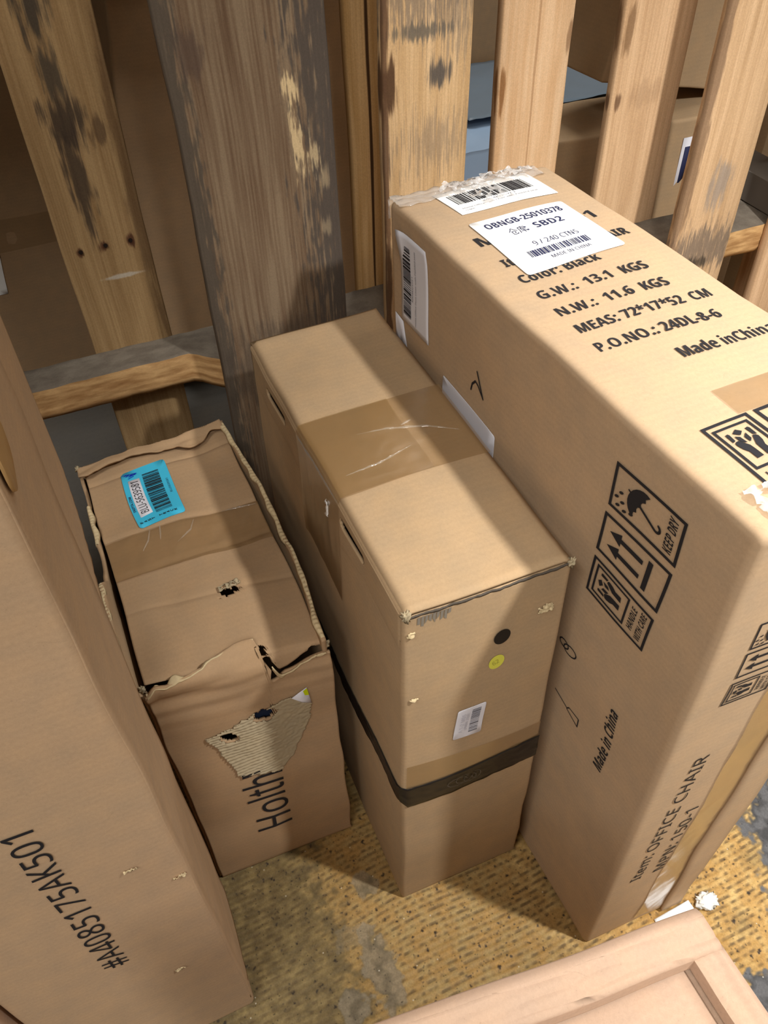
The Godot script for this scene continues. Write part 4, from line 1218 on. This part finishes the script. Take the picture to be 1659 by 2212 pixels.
# ------------------------------------------------------------------ the damaged carton
func build_torn_carton() -> void:
	var k := carton("torn_carton", "damaged brown carton with torn edges and a blue barcode label on top", Vector3(-0.058, 0, -0.812), Vector3(0.117, 0.421, -0.462), {
		"TBL": Vector3(-0.063, 0.421, -0.804), "TBR": Vector3(0.113, 0.421, -0.815), "TFL": Vector3(-0.057, 0.421, -0.473), "TFR": Vector3(0.119, 0.421, -0.452),
		"BBL": Vector3(-0.058, 0, -0.806), "BBR": Vector3(0.115, 0, -0.81), "BFL": Vector3(-0.055, 0, -0.464), "BFR": Vector3(0.120, 0, -0.459)},
		[0.002, 0.003, 0.0, 0.003, 0.0, 0.003], 0.0026)
	# a torn edge: long waves with small nicks
	var rough := func(x: float, s: float, amp: float) -> float: return nz_r.get_noise_2d(x * 60.0, s) * amp + nz_b.get_noise_2d(x * 22.0, s) * amp
	# hollow: walls of board
	sheet(k.root, "bottom_panel", M.kraft_b, -0.057, 0.116, 0.464, 0.810, 0.04, func(a: float, b: float) -> Vector3: return k.at(Vector3(a, 0.0035, -b)) - k.base, 0.003)
	sheet(k.root, "back_panel", M.kraft_b, -0.117, 0.058, 0.0, 0.42, 0.004,
		func(a: float, t: float) -> Vector3: return k.on("back", a, t / 0.42 * (0.4185 + rough.call(a, 3.0, 0.004)), 0.0), 0.0035)
	# sides stand a little proud of the top and are frayed along it
	var left_edge := func(a: float) -> float: return 0.4120 + 0.011 * smoothstep(-0.750, -0.742, a) * smoothstep(-0.668, -0.676, a) + 0.0125 * smoothstep(-0.626, -0.612, a) + rough.call(a, 11.0, 0.0022)
	var left_out := func(a: float, y: float) -> float: return 0.002 + 0.012 * smoothstep(0.395, 0.43, y) * smoothstep(-0.70, -0.60, a)
	var right_edge := func(a: float) -> float: return 0.4265 + 0.003 * sin(a * 19.0) + rough.call(a, 17.0, 0.0024)
	var right_out := func(a: float, y: float) -> float: return -0.001 + 0.011 * smoothstep(0.36, 0.43, y) * sin(clampf((a - 0.463) / 0.348, 0, 1) * PI)
	sheet(k.root, "left_panel", M.kraft_b, -0.811, -0.463, 0.0, 0.42, 0.004,
		func(a: float, t: float) -> Vector3:
			var y: float = t / 0.42 * left_edge.call(a)
			return k.on("left", a, y, left_out.call(a, y)), 0.0042)
	sheet(k.root, "right_panel", M.kraft_b, 0.463, 0.811, 0.0, 0.42, 0.004,
		func(a: float, t: float) -> Vector3:
			var y: float = t / 0.42 * right_edge.call(a)
			return k.on("right", a, y, right_out.call(a, y)), 0.0042)
	# pale torn board along those edges: two liners with the flutes between
	for e in [["left", -0.744, -0.674, 5.0], ["left", -0.614, -0.468, 6.0], ["right", 0.466, 0.806, 7.0]]:
		sheet(k.root, "frayed_edge", M.torn, e[1], e[2], 0.0, 0.0085, 0.0012,
			func(a: float, b: float) -> Vector3:
				var is_left: bool = e[0] == "left"
				var y: float = left_edge.call(a) if is_left else right_edge.call(a)
				var w: float = left_out.call(a, y) if is_left else right_out.call(a, y)
				var t := b / 0.0085
				# over the top of the panel, from outside to inside
				var wide: float = 0.0062 + 0.0022 * nz_b.get_noise_2d(a * 30.0, e[3])
				var off: float = w + 0.0008 - wide * t
				var h: float = 0.0012 * sin(t * PI) + 0.0011 * nz_r.get_noise_2d(a * 70.0, t * 2.5 + e[3]) + 0.0007 * sin(a / 0.0055 * TAU) * sin(t * PI) - (0.0035 if t < 0.02 or t > 0.98 else 0.0)
				return k.on(e[0], a, y + h, off) if not is_left else k.on(e[0], a, y + h, off), 0.0015)
	# front panel; its upper edge is torn and folded back over the top
	var H := 0.421
	var front_at := func(a: float, s: float, off: float) -> Vector3:
		var r := 0.010
		if s < H - r: return k.on("front", a, s, off)
		if s < H - r + r * PI * 0.5:
			var t := (s - (H - r)) / r
			return k.at(Vector3(a, H - r + sin(t) * r, -0.462 - r + cos(t) * r)) + Vector3(0, sin(t), cos(t)) * off - k.base
		return k.on("top", a, 0.462 + r + (s - (H - r + r * PI * 0.5)), off)
	var holes := [[Vector2(0.0035, 0.3120), 0.0075, 0.0125, 3.0], [Vector2(0.0450, 0.3350), 0.0125, 0.0090, 9.0]]
	var in_hole := func(a: float, s: float, grow: float) -> bool:
		for h in holes:
			var d: Vector2 = Vector2(a, s) - h[0]
			d = d.rotated(-0.25)
			if pow(d.x / (h[1] + grow), 2) + pow(d.y / (h[2] + grow), 2) < 1.0 + 0.45 * nz_b.get_noise_2d(a * 110.0 + h[3], s * 110.0):
				return true
		return false
	var fold := func(a: float) -> float:       # how far the front reaches, along its own surface
		var t: float = H - 0.0045
		var high: float = t + 0.002 + 0.019 * smoothstep(-0.03, 0.045, a) - 0.006 * smoothstep(-0.045, -0.058, a) + rough.call(a, 23.0, 0.0016)
		var low: float = t - 0.022 - 0.010 * smoothstep(0.072, 0.06, a) + 0.012 * smoothstep(0.07, 0.115, a)
		return lerpf(high, low, smoothstep(0.0515, 0.0575, a))
	sheet(k.root, "front_panel", M.kraft_b, -0.057, 0.118, 0.0, 0.44, 0.0018,
		func(a: float, t: float) -> Vector3:
			var f: float = fold.call(a)
			var s: float = t / 0.44 * f
			var up := 0.006 * smoothstep(f - 0.022, f, s) * smoothstep(0.058, 0.050, a)
			var pl := 0.0022 * nz_b.get_noise_2d(a * 8.0 + s * 10.0, s * 45.0) * smoothstep(0.33, 0.42, s)
			return front_at.call(a, s, 0.002 + up + pl), 0.0036,
		func(a: float, t: float) -> bool: return not in_hole.call(a, t / 0.44 * fold.call(a), 0.0))
	# torn pale lip of that fold
	sheet(k.root, "frayed_edge", M.torn, -0.055, 0.0515, 0.0, 0.006, 0.0011,
		func(a: float, b: float) -> Vector3:
			var f: float = fold.call(a)
			var wide: float = clampf(0.45 + 0.7 * nz_b.get_noise_2d(a * 55.0, 3.0), 0.06, 1.0)
			return front_at.call(a, f - 0.0012 + b * wide, 0.0086 - b * 0.75 + 0.0007 * nz_r.get_noise_2d(a * 90.0, b * 200.0)), 0.0014)
	# top panel; at the right it bends down over the front and ends in a torn lip
	var top_len := 0.348
	var top_at := func(a: float, s: float, off: float) -> Vector3:   # s runs from the back edge towards the viewer
		var r := 0.012
		if s < top_len - r: return k.on("top", a, 0.811 - s, off)
		var t := (s - (top_len - r)) / r
		if t < PI * 0.5: return k.at(Vector3(a, H - r + cos(t) * r, -0.463 - r + sin(t) * r)) + Vector3(0, cos(t), sin(t)) * off - k.base
		return k.on("front", a, H - r - (s - (top_len - r + r * PI * 0.5)), off)
	var lip := func(a: float) -> float:
		return lerpf(0.345, 0.348 + 0.022 * smoothstep(0.056, 0.068, a) - 0.016 * smoothstep(0.07, 0.112, a) + rough.call(a, 41.0, 0.0016), smoothstep(0.052, 0.059, a))
	var crease := func(a: float, s: float) -> float:
		var c := 0.0
		for l in [[0.135, 0.0016, 0.02], [0.192, 0.0014, -0.05], [0.251, 0.0010, 0.03], [0.030, 0.0020, 0.0]]:
			c -= l[1] * exp(-pow((s - l[0] - l[2] * a) / 0.0035, 2))
		c += 0.0022 * nz_b.get_noise_2d(a * 14.0 + 3.0, s * 9.0)
		var f := clampf((a - 0.03) * 0.9 + (s - 0.20) * 0.7, 0.0, 1.0)
		c -= 0.055 * maxf(0.0, f - 0.06) * smoothstep(0.19, 0.30, s)
		return c
	sheet(k.root, "top_panel", M.kraft_b, -0.0535, 0.1145, 0.0, 0.37, 0.0018,
		func(a: float, t: float) -> Vector3:
			var s: float = 0.001 + t / 0.37 * (lip.call(a) - 0.001)
			return top_at.call(a, s, -0.0064 + crease.call(a, s) + 0.006 * smoothstep(0.345, 0.37, s)), 0.0034,
		func(a: float, t: float) -> bool:
			var s: float = 0.001 + t / 0.37 * (lip.call(a) - 0.001)
			var d := Vector2((a - 0.0500) / 0.0115, (s - 0.2545 + 0.12 * (a - 0.05)) / 0.0050)
			if d.length() < 1.0 + 0.5 * nz_b.get_noise_2d(a * 150.0, s * 150.0): return false
			var g := Vector2((a - 0.0565) / 0.0040, (s - 0.336) / 0.0085)
			return g.length() > 1.0 + 0.4 * nz_b.get_noise_2d(a * 150.0, s * 150.0))
	sheet(k.root, "frayed_edge", M.torn, 0.060, 0.114, 0.0, 0.006, 0.0011,
		func(a: float, b: float) -> Vector3:
			var wide: float = clampf(0.35 + 0.7 * nz_b.get_noise_2d(a * 60.0, 9.0) + 0.6 * smoothstep(0.076, 0.066, a), 0.05, 1.3)
			return top_at.call(a, lip.call(a) - 0.0008 + b * wide, 0.0040 - b * 0.3 + 0.0008 * nz_r.get_noise_2d(a * 90.0, b * 200.0)), 0.0014)
	# crumpled liner in the punched hole
	sheet(k.root, "torn_liner", M.torn_grey, 0.0395, 0.0630, 0.2470, 0.2535, 0.0009,
		func(a: float, s: float) -> Vector3: return top_at.call(a, s - 0.12 * (a - 0.05), -0.0015 + 0.0040 * absf(nz_b.get_noise_2d(a * 120.0, s * 160.0))), 0.0009,
		func(a: float, s: float) -> bool: return nz_b.get_noise_2d(a * 120.0, s * 200.0 + 8.0) > -0.30)
	# folded rim along the back edge
	sheet(k.root, "back_fold", M.kraft_b, -0.060, 0.114, 0.0, 1.0, 0.0025,
		func(a: float, t: float) -> Vector3:
			var reach: float = 0.012 + rough.call(a, 51.0, 0.003) + 0.005 * smoothstep(-0.03, -0.058, a) + 0.010 * smoothstep(0.055, 0.07, a) * smoothstep(0.10, 0.085, a)
			var b := lerpf(-0.010, reach, t)
			var w: float = 0.0030 + 0.0018 * nz_b.get_noise_2d(a * 25.0, b * 60.0) + 0.005 * smoothstep(0.05, 0.085, a) * smoothstep(0.012, 0.0, b)
			return k.on("top", a, 0.811 - b, w) if b > 0.0 else k.on("back", -a, 0.421 + b * 0.8, w), 0.0025)
	crumple(k, Vector3(-0.059, 0.424, -0.812), 0.008, 6)
	crumple(k, Vector3(0.113, 0.424, -0.810), 0.009, 7)
	crumple(k, Vector3(0.117, 0.412, -0.468), 0.009, 8)
	crumple(k, Vector3(-0.057, 0.413, -0.468), 0.008, 9)
	k.lift = func(a: float, b: float) -> float: return -0.0030 + crease.call(a, 0.811 - b)
	# peeled patch with bare flutes around the two holes
	var bare := [Vector2(-0.0165, 0.3192), Vector2(0.0344, 0.3430), Vector2(0.0717, 0.3527), Vector2(0.0923, 0.3325), Vector2(0.0880, 0.3049), Vector2(0.0618, 0.2452), Vector2(0.0441, 0.2221), Vector2(0.0014, 0.2382)]
	var bare_poly := PackedVector2Array(bare)
	sheet(k.root, "peeled_flutes", M.torn_grey, -0.018, 0.093, 0.220, 0.354, 0.0011,
		func(a: float, b: float) -> Vector3:
			var on_flutes := smoothstep(0.052, 0.036, a + 0.008 * nz_b.get_noise_2d(a * 60.0, b * 60.0))
			var w := 0.0022 + 0.0009 * on_flutes * sin((b - 0.13 * a + 0.0012 * nz_b.get_noise_2d(a * 30.0, b * 30.0)) / 0.0052 * TAU) + 0.0004 * nz_b.get_noise_2d(a * 150.0, b * 150.0)
			return k.on("front", a, b, 0.0020 + w), 0.0012,
		func(a: float, b: float) -> bool: return Geometry2D.is_point_in_polygon(Vector2(a + 0.003 * nz_r.get_noise_2d(a * 100.0, b * 100.0), b + 0.003 * nz_r.get_noise_2d(b * 130.0, a * 70.0)), bare_poly) and not in_hole.call(a, b, 0.001))
	# dark padding that shows through the upper hole
	sheet(k.root, "dark_padding", M.dark_plastic, 0.024, 0.066, 0.315, 0.356, 0.004,
		func(a: float, b: float) -> Vector3: return k.on("front", a, b, -0.006 + 0.0015 * sin((b - 0.336) * 300.0)), 0.002)
	# sticker remnant
	var stk := flat(k, "front", [PackedVector2Array([Vector2(0.0735, 0.3534), Vector2(0.0891, 0.3651), Vector2(0.0925, 0.3357), Vector2(0.0840, 0.3400)])], 0.0050, "sticker_remnant", M.paper_dull, k.root, 0.0006)
	flat(k, "front", [PackedVector2Array([Vector2(0.0850, 0.3615), Vector2(0.0891, 0.3651), Vector2(0.0905, 0.3530), Vector2(0.0865, 0.3540)])], 0.0054, "lime_corner", M.lime, stk)
	# print on the front, cut short by the peeled patch
	lettering(k, "front", "Holth", Vector2(0.0449, 0.0900), Vector2(0.0460, 0.2230), 0.0425, 0.0030, M.ink, k.root, false)
	flat(k, "front", [PackedVector2Array([Vector2(0.0035, 0.2300), Vector2(0.0135, 0.2305), Vector2(0.0150, 0.2375), Vector2(0.0040, 0.2380)]), PackedVector2Array([Vector2(0.0160, 0.2320), Vector2(0.0245, 0.2330), Vector2(0.0230, 0.2375), Vector2(0.0170, 0.2365)])], 0.0046, "printed_text", M.ink, k.root)
	# blue label
	var lab := patch(k, "top", [Vector2(-0.0153, 0.7828), Vector2(0.0375, 0.7875), Vector2(0.0394, 0.6832), Vector2(-0.0146, 0.6792)], 0.0014, "blue_label", M.blue, null, 0.005, 0.0006)
	var q := func(x: float, y: float) -> Vector2: return Vector2(-0.0149, 0.6800) + Vector2(0.0533, 0.0040) * x + Vector2(-0.0001, 0.1032) * y
	var box := patch(k, "top", [Vector2(-0.0089, 0.7646), Vector2(0.0044, 0.7660), Vector2(0.0055, 0.6995), Vector2(-0.0086, 0.6975)], 0.0018, "number_box", M.paper_dull, lab)
	lettering(k, "top", "BLU-5639581", Vector2(0.0025, 0.7030), Vector2(0.0022, 0.7610), 0.0088, 0.0022, M.ink, box, false, "label_text")
	flat(k, "top", placed(bars(34, 55), Vector2(0.0277, 0.6975), Vector2(-0.0006, 0.0755), Vector2(-0.0190, -0.0015)), 0.0019, "barcode", M.ink, lab)
	lettering(k, "top", "INSPTA.COM", q.call(0.085, 0.29), q.call(0.085, 0.56), 0.0028, 0.0019, M.ink_blue, lab, true, "label_text")
	lettering(k, "top", "BLU5639581", q.call(0.925, 0.40), q.call(0.925, 0.66), 0.0024, 0.0019, M.ink_blue, lab, false, "label_text")
	var word := "FAST TRACK"
	for i in word.length():
		if word[i] == " ": continue
		var c: Vector2 = q.call(0.09 + 0.083 * i, 0.055)
		var w := 0.0012 if word[i] == "I" else 0.0030
		lettering(k, "top", word[i], c + Vector2(0.0015, -0.0001), c + Vector2(0.0015, w), 0.0033, 0.0019, M.ink, lab, true, "label_text")
	flat(k, "top", stroke([q.call(0.02, 0.955), q.call(0.14, 0.965), q.call(0.06, 0.925), q.call(0.17, 0.94), q.call(0.10, 0.90), q.call(0.20, 0.93)], 0.0010) + stroke([q.call(0.16, 0.885), q.call(0.27, 0.90), q.call(0.33, 0.915), q.call(0.24, 0.925), q.call(0.19, 0.905), q.call(0.30, 0.90)], 0.0012) + stroke([q.call(0.14, 0.855), q.call(0.26, 0.875)], 0.0010), 0.0020, "pen_scrawl", M.pen_blue, lab)
	# tan tape over the middle, with pleats
	sheet(k.root, "packing_tape", M.tan_tape, -0.0535, 0.1150, 0.6140, 0.6720, 0.004,
		func(a: float, b: float) -> Vector3: return k.on("top", a, b, 0.0009 + 0.0016 * pow(absf(nz_b.get_noise_2d(a * 38.0, b * 38.0 + 5.0)), 1.5)), 0.0001)
	for s in [[Vector2(-0.006, 0.672), Vector2(-0.012, 0.655), Vector2(-0.020, 0.644)], [Vector2(0.043, 0.668), Vector2(0.036, 0.655), Vector2(0.018, 0.643)], [Vector2(0.006, 0.676), Vector2(0.001, 0.652)], [Vector2(0.075, 0.672), Vector2(0.112, 0.667)]]:
		pleat(k, "top", s, 0.0020)

# ------------------------------------------------------------------ the tall carton at the left
func build_left_carton() -> void:
	var k := carton("long_carton", "tall narrow carton with a printed black code, left of the torn carton", Vector3(-0.2420, 0, -0.452), Vector3(-0.0565, 1.30, -0.309), {}, [0.0, 0.0, 0.0, 0.0, 0.002, 0.001], 0.0013)  # top is out of view, heightened to keep fill light off the back
	carton_body(k, M.kraft_d, 0.006, 0.04)
	var o := 0.0008
	lettering(k, "front", "#A4085175AK501", Vector2(-0.1366, 0.2664), Vector2(-0.1336, 0.5435), 0.0205, o, M.ink, k.root, false)
	# the split end: the rear flap has sprung backwards near the top
	sheet(k.root, "sprung_flap", M.kraft_d, 0.447, 0.552, 0.540, 1.295, 0.008,
		func(a: float, b: float) -> Vector3: return Vector3(-0.0570 + 0.0030 * sin((a - 0.447) * 20.0), b, -a) - k.base, 0.0045,
		func(a: float, b: float) -> bool: return a < 0.452 + 0.100 * smoothstep(0.540, 0.640, b) + 0.001)
	sheet(k.root, "end_flap", M.kraft_d, 0.3100, 0.4400, 0.02, 1.295, 0.012,
		func(a: float, b: float) -> Vector3: return k.on("right", a, b, lerpf(-0.0015, 0.0012, smoothstep(0.311, 0.335, a)) + 0.0022 * smoothstep(0.42, 0.4405, a) * smoothstep(0.52, 0.62, b)), 0.002,
		func(a: float, b: float) -> bool: return a < 0.4395 - 0.004 * smoothstep(0.70, 0.78, b))
	# worn round scrap of tape at the near corner
	var scrap := PackedVector2Array([Vector2(0.313, 0.94), Vector2(0.313, 0.822)])
	for i in 9:
		var t := PI + PI * 0.5 * i / 8.0
		scrap.append(Vector2(0.329 + cos(t) * 0.016, 0.822 + sin(t) * 0.016))
	for i in 9:
		var t := PI * 1.5 + PI * 0.5 * i / 8.0
		scrap.append(Vector2(0.345 + cos(t) * 0.016, 0.822 + sin(t) * 0.016))
	scrap.append(Vector2(0.366, 0.94))
	flat(k, "right", [scrap], 0.0026, "tape_scrap", plain(Color(0.70, 0.56, 0.37), 0.5), k.root, 0.0015)
	for c in [Vector2(-0.0950, 0.4360), Vector2(-0.0660, 0.3900), Vector2(-0.1050, 0.2040)]:
		scab(k, "front", c, 0.0055, 0.0022, int(c.y * 100.0), M.torn)
	# a second carton beyond it, only its side shows low down
	var f := carton("side_carton", "pale carton edge at the left of the tall carton with the code", Vector3(-0.62, 0, -0.70), Vector3(-0.2455, 0.62, -0.300), {}, [0.0, 0.0, 0.0, 0.002, 0.002, 0.002], 0.001)
	carton_body(f, M.kraft_e, 0.005, 0.08)

# ------------------------------------------------------------------ the carton under the camera
func build_near_carton() -> void:
	var k := carton("near_carton", "pinkish brown carton with a raised folded rim, in front of the chair carton", Vector3(-0.16, 0, -0.108), Vector3(0.241, 0.52, 0.22), {
		"TBL": Vector3(-0.16, 0.52, -0.136), "TBR": Vector3(0.241, 0.52, -0.094), "BBL": Vector3(-0.16, 0, -0.136), "BBR": Vector3(0.241, 0, -0.094)}, [0.0, 0.002, 0.0, 0.0, 0.002, 0.0], 0.001)
	carton_body(k, M.kraft_e, 0.006, 0.04, "body", k.lo, k.hi - Vector3(0, 0.012, 0))
	# rim: the walls are rolled over on themselves and stand above the lid
	sheet(k.root, "back_rim", M.kraft_e, -0.158, 0.240, 0.0, 1.0, 0.006,
		func(a: float, t: float) -> Vector3: return rim_at(k, a, t, true), 0.003)
	sheet(k.root, "side_rim", M.kraft_e, -0.215, 0.088, 0.0, 1.0, 0.006,
		func(a: float, t: float) -> Vector3: return rim_at(k, a, t, false), 0.003)
	sheet(k.root, "lid_panel", M.kraft_e, -0.150, 0.216, -0.21, 0.088, 0.01,
		func(a: float, b: float) -> Vector3: return k.on("top", a, b, -0.0085 - 0.003 * sin((a + 0.15) * 7.0)), 0.004)
	crumple(k, Vector3(0.233, 0.516, -0.102), 0.012, 12)
	# frayed lip between lid and rim
	sheet(k.root, "frayed_edge", M.torn, -0.02, 0.20, 0.0, 0.0035, 0.0012,
		func(a: float, b: float) -> Vector3: return k.on("top", a, 0.0885 - b, -0.0015 + 0.001 * nz_r.get_noise_2d(a * 150.0, b * 300.0)), 0.0015,
		func(a: float, b: float) -> bool: return b < 0.0018 + 0.004 * nz_b.get_noise_2d(a * 60.0, 2.0))

func rim_at(k: Carton, a: float, t: float, back: bool) -> Vector3:
	# t from the outer wall up and over to the lid
	var w := 0.0205
	var u := t * 0.050
	var d := 0.0
	var y := 0.0
	if u < 0.014:
		d = -0.0012; y = -0.014 + u
	elif u < 0.022:
		var f := (u - 0.014) / 0.008
		d = lerpf(-0.0012, 0.004, f); y = 0.0 + sin(f * PI * 0.5) * 0.003
	elif u < 0.042:
		var f := (u - 0.022) / 0.020
		d = lerpf(0.004, w, f); y = 0.003 - 0.0015 * f + 0.0008 * nz_b.get_noise_2d(a * 20.0, f * 2.0)
	else:
		var f := (u - 0.042) / 0.008
		d = w + 0.0015 * f; y = 0.0015 - 0.010 * f
	if back:
		return k.at(Vector3(a, 0.52, -0.108 + d)) + Vector3(0, y, 0) - k.base
	return k.at(Vector3(0.241 - d, 0.52, -a)) + Vector3(0, y, 0) - k.base

# ------------------------------------------------------------------ bits on the floor
func build_scraps() -> void:
	var p := thing("foam_scrap", "crumbled white foam scrap on the floor at the chair carton's foot", "foam", Vector3(0.485, 0.0, -0.192))
	var st := begin()
	var s := SphereMesh.new(); s.radial_segments = 28; s.rings = 16; s.radius = 1.0; s.height = 2.0
	var arr := s.get_mesh_arrays()
	var v: PackedVector3Array = arr[Mesh.ARRAY_VERTEX]
	for i in (arr[Mesh.ARRAY_INDEX] as PackedInt32Array):
		var d := v[i]
		var f := 0.75 + 0.5 * nz_a.get_noise_3d(d.x * 2.0, d.y * 2.0, d.z * 2.0)
		st.add_vertex(Vector3(d.x * 0.017 * f, maxf(0.0002, 0.006 + d.y * 0.007 * f), d.z * 0.014 * f))
	commit(st, "foam", plain(Color(0.93, 0.92, 0.90), 0.9), p)
	var q := thing("paper_strip", "flat white paper strip on the floor beside the foam scrap", "paper", Vector3(0.445, 0.0, -0.19))
	sheet(q, "paper", M.paper, -0.030, 0.022, -0.012, 0.012, 0.004, func(a: float, b: float) -> Vector3: return Vector3(a, 0.0012 + 0.001 * absf(nz_b.get_noise_2d(a * 50.0, b * 50.0)), -b - 0.04 * a), 0.0005)
